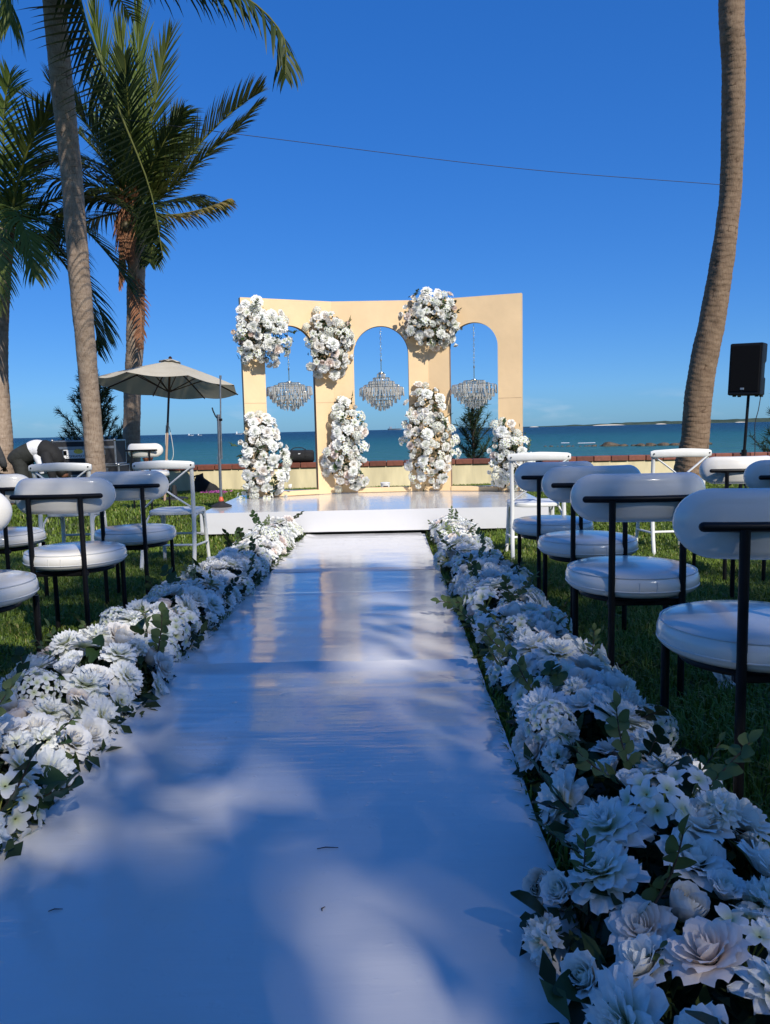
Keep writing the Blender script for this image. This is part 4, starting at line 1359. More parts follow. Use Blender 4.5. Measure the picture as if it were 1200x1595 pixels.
for k, e in enumerate(((1.9, -3.2, .6), (2.4, -3.0, .35), (2.8, -2.6, .2), (1.4, -3.4, .3), (2.3, -2.3, .0), (1.0, -3.0, .1), (3.1, -2.1, .3))):  # unseen fronds added towards the sun to shade the hanging one
    e = Vector(e)
    frond(p1, C_((0, 0, 0), tuple(e * .3 + Vector((0, 0, .45))), tuple(e * .65 + Vector((0, 0, .55))), tuple(e)), .85, nl=60, droop=.6, seed=50 + k, dors=(0, 0, 1), wid=.046)
for k in range(5):
    a = k * 1.3; m = MB(); m.ball((0, 0, 0), .12, 7, (1, 1, 1.2)); link('coconut', m.mesh('coconut', M['coconut'], 80), p1, cr + Vector((.26 * math.cos(a), .26 * math.sin(a) - .05, -.12 - .06 * (k % 2))))
m = MB(); m.tube([(.12, -.12, -.25), (.20, -.16, -.05), (.14, -.1, .1)], [.09, .06, .03], 8, flat=(1, .35)); m.build('boot', M['bark'], p1, loc=cr)

# --- middle palm with the full crown behind the parasol
b2 = Vector((-5.42, 16.0, gz(-5.42, 16.0)))
p2 = palm(b2, 'full-crowned palm with a hanging rust-brown dead frond behind the parasol')
W2 = lambda x, y, z: (x - b2.x, y - b2.y, z - b2.z)
trunk_obj([(0, 0, -.05, .23), (.01, 0, .4, .19), W2(-5.4, 16, .71) + (.175,), W2(-5.3, 16, 2.03) + (.165,), W2(-5.14, 15.85, 3.0) + (.172,), W2(-5.03, 15.7, 3.9) + (.172,), W2(-4.9, 15.6, 4.9) + (.16,), W2(-4.84, 15.5, 5.55) + (.13,)], p2, .095, 6, rough=1.3)
cr2 = Vector(W2(-4.83, 15.5, 5.35))
C2 = lambda *P: [cr2 + Vector(p) for p in P]
fr = [  # (control points), leaflet length, material, tone, droop, ang, fold, seed
    (((0, 0, 0), (.55, -.1, .28), (1.25, -.15, .82), (1.95, -.2, 1.35), (2.50, -.2, 1.85)), .62, 'frond', .62, .55, 52, .2),
    (((0, 0, 0), (.40, .1, .35), (.95, .15, 1.0), (1.6, .2, 1.65), (2.15, .2, 2.05), (2.42, .2, 2.2)), .74, 'frond', .72, .12, 34, .35),
    (((0, 0, 0), (.5, .2, -.05), (1.0, .2, .0), (1.45, .2, .12), (1.72, .2, .22)), .50, 'frond', .97, 1.2, 30, -.1),
    (((0, 0, 0), (.04, 0, .9), (.10, 0, 2.0), (.17, 0, 3.0), (.20, 0, 3.75)), .95, 'frond_pale', .5, .05, 66, .1),
    (((0, 0, 0), (-.03, 0, .9), (-.10, .1, 1.9), (-.17, .1, 2.8), (-.20, .1, 3.45)), .95, 'frond_pale', .65, .05, 66, .1),
    (((0, 0, 0), (.12, .1, .8), (.32, .1, 1.7), (.55, .1, 2.6), (.78, .1, 3.3)), .85, 'frond', .4, .1, 56, .2),
    (((0, 0, 0), (-.18, -.1, .9), (-.38, -.1, 1.9), (-.52, -.1, 2.9), (-.60, -.1, 3.8)), .9, 'frond_pale', .35, .08, 62, .15),
    (((0, 0, 0), (.3, -.3, .55), (.75, -.5, 1.15), (1.1, -.6, 1.6)), .85, 'frond', .15, .7, 36, .0),
    (((0, 0, 0), (-.45, 0, .75), (-1.1, 0, 1.5), (-1.9, 0, 2.1), (-2.7, 0, 2.45)), .75, 'frond', .55, .5, 40, .2),
    (((0, 0, 0), (-.5, .2, .45), (-1.2, .3, .85), (-1.9, .3, 1.2), (-2.5, .3, 1.7)), .78, 'frond', .3, .6, 40, .2),
    (((0, 0, 0), (-.5, -.3, .30), (-1.1, -.5, .45), (-1.8, -.6, .4), (-2.4, -.6, .05)), .8, 'frond', .12, .9, 34, .1),
    (((0, 0, 0), (-.5, .3, .05), (-1.1, .4, -.05), (-1.7, .5, -.3), (-2.2, .5, -.75)), .8, 'frond', .2, 1.0, 34, .1),
    (((0, 0, 0), (-.35, -.4, .8), (-.75, -.7, 1.5), (-1.2, -.9, 2.0)), .85, 'frond', .2, .5, 40, .2),
    (((0, 0, 0), (-.4, .5, .9), (-.9, .9, 1.7), (-1.4, 1.2, 2.4)), .85, 'frond_pale', .3, .4, 40, .2),
    (((0, 0, 0), (.15, -.35, .15), (.35, -.55, -.25), (.42, -.6, -.75), (.35, -.6, -1.1)), .6, 'frond', .1, .9, 24, .0),
    (((0, 0, 0), (.25, .5, .7), (.5, .9, 1.3), (.8, 1.2, 1.7)), .85, 'frond', .2, .6, 40, .1),
    (((0, 0, 0), (.1, -.5, .8), (.2, -.9, 1.6), (.25, -1.1, 2.3)), .85, 'frond', .1, .4, 44, .2),
    (((0, 0, 0), (-.25, -.45, .2), (-.6, -.8, .15), (-1.0, -1.0, -.15), (-1.3, -1.1, -.6)), .75, 'frond', .05, 1.0, 30, .0),
    (((0, 0, 0), (.45, .5, .3), (.9, .8, .45), (1.4, 1.0, .35)), .7, 'frond', .25, .9, 36, .0),
    (((0, 0, 0), (-.35, .3, .55), (-.9, .5, 1.05), (-1.5, .6, 1.25), (-2.1, .6, 1.2)), .8, 'frond', .35, .7, 38, .1),
    (((0, 0, 0), (-.3, -.2, .4), (-.8, -.3, .75), (-1.35, -.4, .85), (-1.9, -.4, .7)), .8, 'frond', .08, .8, 36, .1),
    (((0, 0, 0), (-.4, 0, .2), (-.95, -.1, .2), (-1.4, -.1, -.05), (-1.75, -.1, -.5)), .75, 'frond', .15, 1.0, 34, .0),
    (((0, 0, 0), (-.2, .1, 1.0), (-.55, .2, 1.9), (-.95, .3, 2.6)), .85, 'frond', .25, .4, 46, .1),
    (((0, 0, 0), (.2, .2, .6), (.55, .3, 1.2), (.85, .4, 1.9)), .85, 'frond', .2, .4, 46, .1),
    (((0, -.1, 0), (-.10, -.24, .12), (-.20, -.32, -.28), (-.24, -.32, -.85), (-.34, -.32, -1.45)), .52, 'frond_dead', .45, .9, 58, .0),
    (((0, -.1, 0), (-.02, -.26, .05), (-.06, -.34, -.45), (-.12, -.34, -1.0)), .5, 'frond_dead', .65, .8, 60, .0),
]
for k, (P, L_, mt, tn, dr, an, fo) in enumerate(fr):
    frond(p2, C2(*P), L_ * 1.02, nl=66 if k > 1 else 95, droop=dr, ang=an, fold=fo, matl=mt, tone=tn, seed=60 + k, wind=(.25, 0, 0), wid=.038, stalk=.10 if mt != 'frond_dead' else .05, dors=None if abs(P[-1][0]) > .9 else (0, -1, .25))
for k in range(7):
    a = .4 + k * .95; m = MB(); m.ball((0, 0, 0), .105, 7, (1, 1, 1.2)); link('coconut', m.mesh('coconut', M['coconut'], 80), p2, cr2 + Vector((.33 * math.cos(a), .30 * math.sin(a) - .05, -.28 - .10 * (k % 3))))
# dead leaf bases clinging to the trunk
frond(p2, [Vector(W2(-4.93, 15.45, 4.1)), Vector(W2(-4.86, 15.4, 3.5)), Vector(W2(-4.9, 15.4, 2.7))], .32, nl=26, droop=.9, matl='frond_dead', tone=.3, seed=97, ang=30, dors=(0, -1, 0), stalk=.05)

# --- third palm at the far left, trunk cut by the picture edge
b3 = Vector((-7.10, 14.0, gz(-7.1, 14.0)))
p3 = palm(b3, 'lower palm at the far left edge with drooping fronds')
trunk_obj([(0, 0, -.05, .24), (0, 0, .5, .20), (.03, 0, 1.2, .18), (.06, 0, 2.6, .165), (.22, 0, 4.0, .16), (.40, 0, 4.95, .14)], p3, .08, 11)
cr3 = Vector((.42, 0, 4.9))
C3 = lambda *P: [cr3 + Vector(p) for p in P]
for k, (P, mt, tn, dr) in enumerate((
    (((0, 0, 0), (.6, 0, .25), (1.25, 0, .05), (1.8, 0, -.55), (2.15, 0, -1.15)), 'frond', .15, .9),
    (((0, 0, 0), (.5, .1, -.1), (1.05, .1, -.6), (1.45, .1, -1.3), (1.6, .1, -1.9)), 'frond', .1, .9),
    (((0, 0, 0), (.6, .2, .5), (1.3, .3, .65), (1.9, .3, .45), (2.35, .3, .05)), 'frond', .2, .9),
    (((0, 0, 0), (.4, -.3, .8), (.8, -.5, 1.4), (1.2, -.6, 1.75)), 'frond', .4, .5),
    (((0, 0, 0), (.1, -.2, .9), (.2, -.3, 1.8), (.4, -.4, 2.4)), 'frond_pale', .3, .4),
    (((0, 0, 0), (-.4, -.2, .7), (-.8, -.4, 1.2), (-1.3, -.5, 1.4)), 'frond', .3, .6),
    (((0, 0, 0), (.3, -.5, .2), (.6, -.9, .0), (.85, -1.1, -.5), (.95, -1.2, -1.05)), 'frond_pale', .55, 1.0),
    (((0, 0, 0), (.1, -.5, .1), (.2, -.9, -.3), (.25, -1.1, -.9), (.25, -1.15, -1.5)), 'frond_pale', .75, 1.0),
    (((0, 0, 0), (-.5, -.2, .1), (-1.0, -.3, -.3), (-1.4, -.4, -1.0)), 'frond', .2, .9),
    (((0, 0, 0), (.5, .4, -.2), (.9, .6, -.8), (1.15, .7, -1.5), (1.2, .7, -2.1)), 'frond', .1, .8),
    (((0, 0, 0), (.5, -.3, .1), (1.05, -.5, -.15), (1.5, -.6, -.75)), 'frond', .12, 1.0),
    (((0, 0, 0), (-.2, .5, .5), (-.4, 1.0, .8), (-.6, 1.5, .8)), 'frond', .2, .8))):
    frond(p3, C3(*P), .82, nl=58, droop=dr, matl=mt, tone=tn, seed=120 + k, wind=(.2, 0, 0), wid=.040, dors=(0, 0, 1))
for k in range(5):
    a = k * 1.25; m = MB(); m.ball((0, 0, 0), .105, 7, (1, 1, 1.2)); link('coconut', m.mesh('coconut', M['coconut'], 80), p3, cr3 + Vector((.28 * math.cos(a), .25 * math.sin(a), -.25)))

# --- right palm: bare curved trunk, crown above the frame
b4 = Vector((5.17, 13.5, gz(5.17, 13.5)))
p4 = palm(b4, 'bare curving palm trunk on the right beside the loudspeaker')
W4 = lambda x, y, z: (x - b4.x, y - b4.y, z - b4.z)
trunk_obj([(-.02, 0, -.05, .31), (0, 0, .15, .265), W4(5.22, 13.5, .35) + (.25,), W4(5.28, 13.5, .75) + (.232,), W4(5.31, 13.42, 1.64) + (.225,), W4(5.44, 13.2, 2.89) + (.205,), W4(5.50, 13.0, 3.89) + (.175,), W4(5.53, 12.9, 4.66) + (.165,), W4(5.46, 12.7, 5.57) + (.168,), W4(5.36, 12.5, 6.44) + (.172,), W4(5.22, 12.3, 7.26) + (.18,), W4(5.1, 12.0, 9.2) + (.165,), W4(5.1, 11.9, 11.0) + (.14,)], p4, .088, 21, rough=1.3, mt='trunk_brown')
simple_fronds(p4, W4(5.1, 11.9, 11.05), 17, 2.6, 200, lmin=-5, lmax=78)

# ================================================================== SHRUBS behind the wall (casuarina)
def casuarina(base, h, w, nb, label, seed, nn=110):
    t = empty('casuarina_shrub', base, 0, label, 'shrub', 'casuarina shrubs beyond the sea wall')
    rn = random.Random(seed)
    m = MB(); m.tube([(0, 0, 0), (.02, 0, h * .4), (-.02, .02, h * .75), (.03, 0, h)], [.045, .035, .02, .006], 7)
    V = []; Q = []; A = []
    for k in range(nb):
        f = .12 + .86 * (k + rn.random()) / nb
        az = k * 2.4 + rn.uniform(-.4, .4); el = R(32 + 34 * f + rn.uniform(-16, 16))
        ln = w * (1.2 - f) ** .6 * rn.uniform(.45, 1.35) + .12
        d = Vector((math.cos(az) * math.cos(el), math.sin(az) * math.cos(el), math.sin(el)))
        p0 = Vector((0, 0, h * f * .95))
        pts = [p0 + d * ln * s + Vector((0, 0, .10 * ln * s * s)) for s in (0, .35, .7, 1)]
        m.tube(pts, [.012, .009, .006, .003], 4)
        for j in range(nn):
            s = .10 + .95 * rn.random(); s = min(1, s); i = min(2, int(s * 3)); q = pts[i].lerp(pts[i + 1], s * 3 - i) if i < 3 else pts[3]
            dd = (d * rn.uniform(.3, 1) + Vector((rn.gauss(0, .5), rn.gauss(0, .5), rn.gauss(.15, .4)))).normalized() * rn.uniform(.10, .24)
            sd = dd.cross(Vector((rn.gauss(0, 1), rn.gauss(0, 1), rn.gauss(0, 1)))).normalized() * rn.uniform(.006, .011)
            b0 = len(V); dr = Vector((0, 0, -.02))
            V += [tuple(q - sd), tuple(q + sd), tuple(q + dd + sd * .3 + dr), tuple(q + dd - sd * .3 + dr)]
            A += [rn.random() * .6 + .4 * f] * 4; Q.append((b0, b0 + 1, b0 + 2, b0 + 3))
    m.build('trunk', M['twig'], t)
    tag(link('crown', np_mesh('crown', V, quads=Q, mat=M['needle'], attrs={'rnd': A}), t), kind='stuff')
casuarina((-7.35, 19.2, -.55), 2.75, .95, 60, 'dark feathery shrub behind the flight cases at the left', 4, 190)
casuarina((2.02, 19.2, -.55), 2.15, .62, 46, 'green feathery shrub seen through the right arch opening', 9, 60)
casuarina((9.75, 19.2, -.55), 1.95, .75, 46, 'green feathery shrub at the right edge beside the loudspeaker', 14)

# ================================================================== SHADE TREE behind the camera (casts the dappled shade on the near seats)
LIT = ((.0, 3.9, .28, 1.45), (.10, 2.5, .20, .26), (-.50, 1.97, .36, .30), (.02, 1.27, .36, .27), (-.86, 1.76, .20, .26), (-.98, 2.45, .20, .40),
       (-2.05, 3.42, .55, .42), (-2.9, 4.4, .4, .3), (2.4, 3.3, .4, .25), (3.0, 4.6, .6, .4), (1.9, 5.0, .5, .3),
       (-1.28, 2.25, .20, .30), (-1.27, 3.3, .28, .55), (-1.25, 5.2, .25, .30), (-1.22, 4.3, .15, .12),
       (.50, 3.0, .26, .15), (.50, 3.92, .26, .17), (.48, 4.85, .24, .14), (.52, 2.02, .24, .18), (.42, 1.45, .2, .12))
def lit(x, y):
    """True where the ground lies in sun: gaps in the crown"""
    e = .35 * noise.noise((x * 1.1, 2.2, 0)) + .22 * noise.noise((x * 2.7, y * 2.1, 5))
    if y > 5.75 + e + 1.35 * sstep(-1.3, -1.9, x) - .35 * sstep(.9, 1.6, x): return True
    for (cx, cy, rx, ry) in LIT:
        if ((x - cx) / rx) ** 2 + ((y - cy) / ry) ** 2 < 1 + .28 * noise.noise((x * 4, y * 4, 1)): return True
    if not (-1.0 < x < .36 and y < 5.6) and noise.noise((x * 3.6, y * 3.6, 11)) > .42: return True          # scattered flecks
    return False
def dens(x, y):
    """how closely the leaves stand: the crown is thin over the left rows and along the flowers"""
    d = 1.0
    if x < -1.55 and y > 3.8: d = .20
    if -1.0 < x < .25: d = .96
    if x > .8: d = .85
    if -1.55 < x < -1.0: d = .45
    if .25 < x < .8: d = .48
    return d
tree = empty('shade_tree', (11.5, -17.5, 0), 0, 'broad leafy shade tree standing behind the rows of chairs', 'tree')
rt = random.Random(77)
P = []; Nn = []
tries = 0
while len(P) < 17000 and tries < 150000:
    tries += 1
    gx, gy = rt.uniform(-5.0, 5.2), rt.uniform(-3.5, 7.3)
    if ((gx - .1) / 5.2) ** 4 + ((gy - 1.9) / 5.4) ** 4 > 1: continue
    if lit(gx, gy): continue
    if rt.random() > dens(gx, gy): continue
    z = rt.uniform(14.5, 19.0)
    p = Vector((gx, gy, 0)) + SUNV * (z / SUNV.z)
    P.append(p - Vector((11.5, -17.5, 0))); Nn.append(SUNV + Vector((rt.gauss(0, .5), rt.gauss(0, .5), rt.gauss(0, .5))))
scatter_leaves([tuple(p) for p in P], [tuple(q) for q in Nn], .30, 'crown', tree, M['canopy_leaf'])
m = MB(); m.tube([(0, 0, -.1), (.1, .1, 3), (-.1, 0, 8), (-.4, .2, 12.5)], [.6, .45, .36, .26], 12)
cen = sum(P, Vector()) / len(P)
m.build('trunk', M['bark'], tree)
for k in range(9):
    q = rt.choice(P)
    m = MB(); m.tube([(-.25, .1, 10.2 + .25 * k), tuple(Vector((-.3, .2, 12)).lerp(q, .5) + Vector((0, 0, -.6))), tuple(q)], [.14, .08, .02], 7); m.build('limb', M['bark'], tree)

# ================================================================== PARASOL
ub = Vector((-4.13, 14.5, gz(-4.13, 14.5)))
um = empty('parasol', ub, 0, 'cream canvas parasol on a wooden pole near the sea wall', 'parasol')
tilt = Matrix.Rotation(R(3.2), 3, 'Y') @ Matrix.Rotation(R(-7.0), 3, 'X')
uc = Vector((.05, 0, 2.36 - ub.z))
RC, DROP = 1.33, .47
def uco(r, a, z): return uc + tilt @ Vector((r * math.cos(a), r * math.sin(a), z))
V = []; F = []; nr_ = 10; na = 8 * 8
for i in range(nr_ + 1):
    f = i / nr_
    for k in range(na):
        a = 2 * PI * k / na + PI / 8 + .12
        u = (k % 8) / 8
        rim = math.cos(PI / 8) / math.cos((u - .5) * PI / 4)            # straight hem between ribs
        sag = .05 * math.sin(PI * u) * f
        r = RC * f * (1 if f < .3 else (1 + (rim - 1) * (f - .3) / .7))
        V.append(uco(r, a, -DROP * (f * .86 + .14 * f * f) - sag))
for i in range(nr_):
    for k in range(na): F.append((i * na + k, (i + 1) * na + k, (i + 1) * na + (k + 1) % na, i * na + (k + 1) % na))
m = MB(); m.add(V, F); can = m.build('canopy', M['canvas'], um, smooth=12)
V = []; F = []
for i in range(4):
    f = i / 3
    for k in range(32): V.append(uco(.20 * f + .001, 2 * PI * k / 32 + .12, .045 - .075 * f * (1 + .15 * math.cos(8 * 2 * PI * k / 32)))) 
for i in range(3):
    for k in range(32): F.append((i * 32 + k, (i + 1) * 32 + k, (i + 1) * 32 + (k + 1) % 32, i * 32 + (k + 1) % 32))
m = MB(); m.add(V, F); m.build('vent_cap', M['canvas'], can, smooth=40)
m = MB(); m.tube([uco(0, 0, .03), uco(0, 0, .06), uco(0, 0, .085)], [.03, .035, .012], 10); m.build('finial', M['darkwood'], um)
for k in range(8):
    a = 2 * PI * k / 8 + PI / 8 + .12
    m = MB(); m.tube([uco(.06, a, -.06), uco(RC * .5, a, -DROP * .465 - .02), uco(RC * .995, a, -DROP - .012)], .013, 6); rb = m.build('rib', M['darkwood'], um)
    m = MB(); m.tube([uco(.05, a, -.56), uco(RC * .52, a, -DROP * .49 - .03)], .010, 6); m.build('strut', M['darkwood'], rb)
m = MB(); m.tube([uco(0, 0, 0), uco(0, 0, -.7), uco(0, 0, -1.15)], .021, 12); m.lathe([(.045, -.06), (.05, -.03), (.045, .0)], 12, c=tuple(uco(0, 0, -.53))); m.build('upper_pole', M['darkwood'], um)
m = MB(); m.tube([uco(0, 0, -1.15), uco(0, 0, -1.8), uco(0, 0, -2.66)], .023, 12); m.build('lower_pole', M['palewood'], um)
m = MB()
p0 = uco(0, 0, -1.2)
m.tube(crom([p0 + Vector((-.02, -.03, 0)), p0 + Vector((-.05, -.03, -.35)), p0 + Vector((-.03, -.03, -.62)), p0 + Vector((.04, -.03, -.66)), p0 + Vector((.09, -.03, -.5)), p0 + Vector((.05, -.03, -.1)), p0 + Vector((.02, -.03, 0))], 30), .006, 6)
m.build('cord', M['rope'], um)
m = MB(); m.lathe([(.01, .02), (.24, .02), (.26, .03), (.25, .06), (.06, .08), (.04, .30), (.01, .30)], 24); m.build('base', M['rubber'], um)

# ================================================================== STEEL STAND on the stage corner
st = empty('steel_stand', (-1.985, 8.86, SZ), 0, 'thin steel stand with a red collar and black base on the stage corner', 'stand')
m = MB(); m.lathe([(.005, .003), (.118, .003), (.122, .012), (.10, .024), (.05, .045), (.025, .07), (.005, .07)], 28); m.build('base', M['rubber'], st)
m = MB(); m.lathe([(.005, .06), (.026, .06), (.030, .072), (.027, .092), (.022, .098), (.020, .115), (.005, .125)], 16); m.build('collar', M['redplastic'], st)
m = MB(); m.tube([(0, 0, .10), (.004, 0, .6), (.012, 0, 1.05)], .017, 12); m.tube([(.012, 0, 1.03), (.012, 0, 1.06)], .022, 12); m.build('pole', M['steel'], st)
m = MB(); m.tube([(.030, 0, .55), (.036, 0, 1.0), (.055, 0, 1.48)], .0085, 8); m.tube([(.055, 0, 1.46), (.057, 0, 1.50)], .013, 8); m.build('upper_rod', M['steel'], st)
m = MB(); m.tube([(.012, 0, 1.0), (-.02, 0, 1.04), (-.045, 0, 1.10), (-.055, 0, 1.14)], .008, 7); m.box((.025, 0, 1.0), (.06, .03, .03), .005); m.build('hook', M['blackmetal'], st)

# ================================================================== LOUDSPEAKER
sb = Vector((4.72, 10.5, gz(4.72, 10.5)))
sp = empty('loudspeaker', (4.80, 10.5, 1.345), 0, 'black loudspeaker on a pole stand at the right edge', 'loudspeaker')
rotS = Matrix.Rotation(R(-40), 3, 'Z') @ Matrix.Rotation(R(2), 3, 'Y')
V = []; F = []
outl = [(-.20, -.20), (.20, -.20), (.205, -.16), (.205, .0), (.13, .19), (-.13, .19), (-.205, .0), (-.205, -.16)]
zl = [(0, .93), (.012, 1), (.22, 1), (.24, .93), (.42, .93), (.45, 1), (.668, 1), (.68, .93)]
for z, s in zl:
    for (x, y) in outl:
        q = s if y > -.05 or z in (0, .68) else 1
        V.append(rotS @ Vector((x * q, y * q, z)))
n = len(outl)
for i in range(len(zl) - 1):
    for k in range(n): F.append((i * n + k, i * n + (k + 1) % n, (i + 1) * n + (k + 1) % n, (i + 1) * n + k))
F.append(tuple(range(n - 1, -1, -1))); F.append(tuple((len(zl) - 1) * n + k for k in range(n)))
m = MB(); m.add(V, F); m.build('cabinet', M['speaker'], sp, smooth=0)
m = MB(); m.box(rotS @ Vector((0, -.203, .35)), (.36, .012, .60), .01, rot=rotS); gr = m.build('grille', M['grille'], sp, smooth=0)
m = MB(); m.box(rotS @ Vector((-.02, -.211, .085)), (.05, .006, .028), .003, rot=rotS); m.build('badge', M['alu'], gr, smooth=0)
for sx in (-1, 1):
    for sy2 in (-1, 1):
        m = MB(); m.lathe([(.004, -.018), (.022, -.018), (.026, 0), (.004, .0)], 10, c=tuple(rotS @ Vector((sx * .14, sy2 * .11, 0)))); m.build('foot', M['rubber'], sp)
ss = empty('speaker_stand', sb, 0, 'black pole stand carrying the loudspeaker', 'stand')
tp = Vector((.09, 0, 1.36 - sb.z))
m = MB(); m.tube([(.045, 0, .62), tuple(tp)], .019, 12); m.build('upper_pole', M['blackmetal'], ss)
m = MB(); m.tube([(.0, 0, .12), (.055, 0, .78)], .025, 12); m.build('lower_pole', M['blackmetal'], ss)
m = MB(); m.lathe([(.02, -.05), (.035, -.05), (.035, .05), (.02, .05)], 14, c=(.05, 0, .74)); m.tube([(.05, 0, .74), (-.01, -.03, .74)], .012, 8); m.build('clamp', M['blackmetal'], ss)
m = MB(); m.lathe([(.02, -.03), (.04, -.03), (.04, .03), (.02, .03)], 14, c=(.02, 0, .40)); hub = m.build('hub', M['blackmetal'], ss)
for k in range(3):
    a = .5 + k * 2 * PI / 3
    m = MB(); m.tube([(.02 + .04 * math.cos(a), .04 * math.sin(a), .40), (.48 * math.cos(a), .48 * math.sin(a), .012)], .013, 8); m.tube([(.01, 0, .16), (.27 * math.cos(a), .27 * math.sin(a), .19)], .008, 6); m.build('leg', M['blackmetal'], ss)
m = MB(); m.ball((.02, -.035, .56), .022, 7); m.build('knob', M['paper'], ss)
def cable(pts, r, label, mt='wire', n=60):
    b = Vector(pts[0]); m = MB(); m.tube([p - b for p in crom(pts, n)], r, 6)
    return tag(m.build('cable', M[mt], loc=b, smooth=80), label, 'cable')
cable([(4.94, 10.42, 1.36), (4.90, 10.40, 1.15), (4.86, 10.40, .95), (4.87, 10.40, .6), (4.85, 10.40, .3), (4.82, 10.3, -.15), (4.6, 9.9, -.15)], .006, 'black cable hanging from the loudspeaker')
cable([(-3.35, 10.9, gz(-3.35, 10.9) + .02), (-2.9, 10.75, gz(-2.9, 10.75) + .02), (-2.5, 10.65, -.155), (-2.15, 10.6, -.155)], .018, 'thick black cable lying on the grass left of the stage')

# ================================================================== FLIGHT CASES
def flight_case(cx, cy, z, w, d, h, label, rz=0, panel=False):
    t = empty('flight_case', (cx, cy, z), R(rz), label, 'case', 'stacked flight cases')
    m = MB(); m.box((0, 0, h / 2), (w - .02, d - .02, h - .012), .004); m.build('body', M['case'], t, smooth=0)
    e = .028
    m = MB()
    for sx in (-1, 1):
        for sy2 in (-1, 1): m.box((sx * (w / 2 - e / 2), sy2 * (d / 2 - e / 2), h / 2), (e, e, h - .004), .004)
    for sy2 in (-1, 1):
        for zz in (e / 2, h - e / 2): m.box((0, sy2 * (d / 2 - e / 2), zz), (w - .002, e - .002, e), .004)
        if h > .2: m.box((0, sy2 * (d / 2 - .011), h * .70), (w - .004, .018, .05), .004)
    for sx in (-1, 1):
        for zz in (e / 2, h - e / 2): m.box((sx * (w / 2 - e / 2), 0, zz), (e - .002, d - .004, e), .004)
    m.build('edging', M['alu'], t, smooth=30)
    for sx in (-1, 1):
        m = MB(); m.box((sx * w * .30, -d / 2 - .004, h * .5), (.09, .014, min(.1, h * .5)), .006); lt = m.build('latch', M['steel'], t, smooth=30)
        for zz in (0, h):
            m = MB(); m.ball((sx * (w / 2 - .012), -d / 2 + .012, zz if zz else .012), .030, 6); m.build('ball_corner', M['alu'], t)
    return t
gcase = gz(-5.75, 14.7)
flight_case(-5.72, 14.75, gcase, 1.30, .62, .30, 'bottom flight case of the stack behind the leaning palm trunk')
flight_case(-5.74, 14.75, gcase + .305, 1.30, .60, .20, 'second flight case from the bottom behind the leaning palm trunk')
flight_case(-5.76, 14.75, gcase + .51, 1.26, .60, .20, 'third flight case from the bottom behind the leaning palm trunk')
fc = flight_case(-5.78, 14.75, gcase + .715, 1.20, .58, .47, 'topmost flight case with a white printed sign on its front')
m = MB(); m.box((-.13, -.298, .215), (.50, .006, .165), .001); sg = m.build('sign', M['paper'], fc, smooth=0)
m = MB(); m.lathe([(.002, 0), (.07, 0), (.07, .003), (.002, .003)], 24)
m.v = [(x * 1.25 - .10, -.3015 - z, y * .62 + .262) for x, y, z in m.v]; m.build('emblem', M['yellow'], sg, smooth=0)
cu = bpy.data.curves.new('lettering', 'FONT'); cu.body = 'COFRAMATIC'; cu.size = .066; cu.align_x = 'CENTER'; cu.extrude = .001
to = bpy.data.objects.new('lettering_tmp', cu); COL.objects.link(to)
bpy.context.view_layer.update()
me = bpy.data.meshes.new_from_object(to.evaluated_get(bpy.context.evaluated_depsgraph_get()))
bpy.data.objects.remove(to)
me.materials.clear(); me.materials.append(M['ink'])
link('lettering', me, sg, (-.13, -.303, .150), (PI / 2, 0, 0))
# small terracotta pot by the wall
tpot = empty('terracotta_pot', (-5.50, 17.35, WT - .005), 0, 'small orange terracotta pot on the wall beside the flight cases', 'pot')
m = MB(); m.lathe([(.004, .0), (.075, .0), (.10, .16), (.115, .16), (.115, .20), (.095, .20), (.085, .15), (.004, .14)], 20); m.build('pot_body', M['terracotta'], tpot)
m = MB(); m.lathe([(.004, .141), (.083, .145), (.004, .152)], 16); m.build('soil', M['soil'], tpot)

# ================================================================== PEOPLE
def skinned(name, V, E, Rd, mt, parent, sub=2):
    me = bpy.data.meshes.new(name); me.from_pydata([tuple(v) for v in V], E, [])
    o = link(name, me, parent)
    me.materials.append(mt)
    md = o.modifiers.new('skin', 'SKIN'); md.use_smooth_shade = True
    o.modifiers.new('sub', 'SUBSURF').levels = sub
    o.modifiers['sub'].render_levels = sub
    for i, v in enumerate(me.skin_vertices[0].data):
        r = Rd[i]; v.radius = r if isinstance(r, tuple) else (r, r); v.use_root = (i == 0)
    return o
def chain(n, start=0): return [(i, i + 1) for i in range(start, start + n - 1)]
def hand(V, E, Rd, wrist, d, up, s=1.0):
    """palm and five fingers appended to a skin skeleton; d = direction of the fingers, up = back of the hand"""
    d = Vector(d).normalized(); up = Vector(up).normalized(); sd = d.cross(up).normalized()
    w = len(V) - 1
    palm = len(V); V.append(Vector(wrist) + d * .05 * s); Rd.append((.030 * s, .017 * s)); E.append((w, palm))
    for k, (off, ln) in enumerate(((-.030, .065), (-.010, .078), (.010, .074), (.030, .058))):
        a = len(V); V.append(Vector(wrist) + d * .095 * s + sd * off * s); Rd.append(.0095 * s); E.append((palm, a))
        c = Vector(V[a]) + d * ln * .5 * s - up * .012 * s; V.append(c); Rd.append(.0085 * s); E.append((a, a + 1))
        V.append(c + d * ln * .45 * s - up * .028 * s); Rd.append(.007 * s); E.append((a + 1, a + 2))
    a = len(V); V.append(Vector(wrist) + d * .045 * s - sd * .042 * s); Rd.append(.011 * s); E.append((palm, a))
    V.append(Vector(wrist) + d * .085 * s - sd * .062 * s - up * .015 * s); Rd.append(.009 * s); E.append((a, a + 1))

pb = Vector((-6.15, 13.0, gz(-6.15, 13.0)))
per = empty('person', pb, 0, 'person in white shirt and black trousers bending over beside the flight cases', 'person')
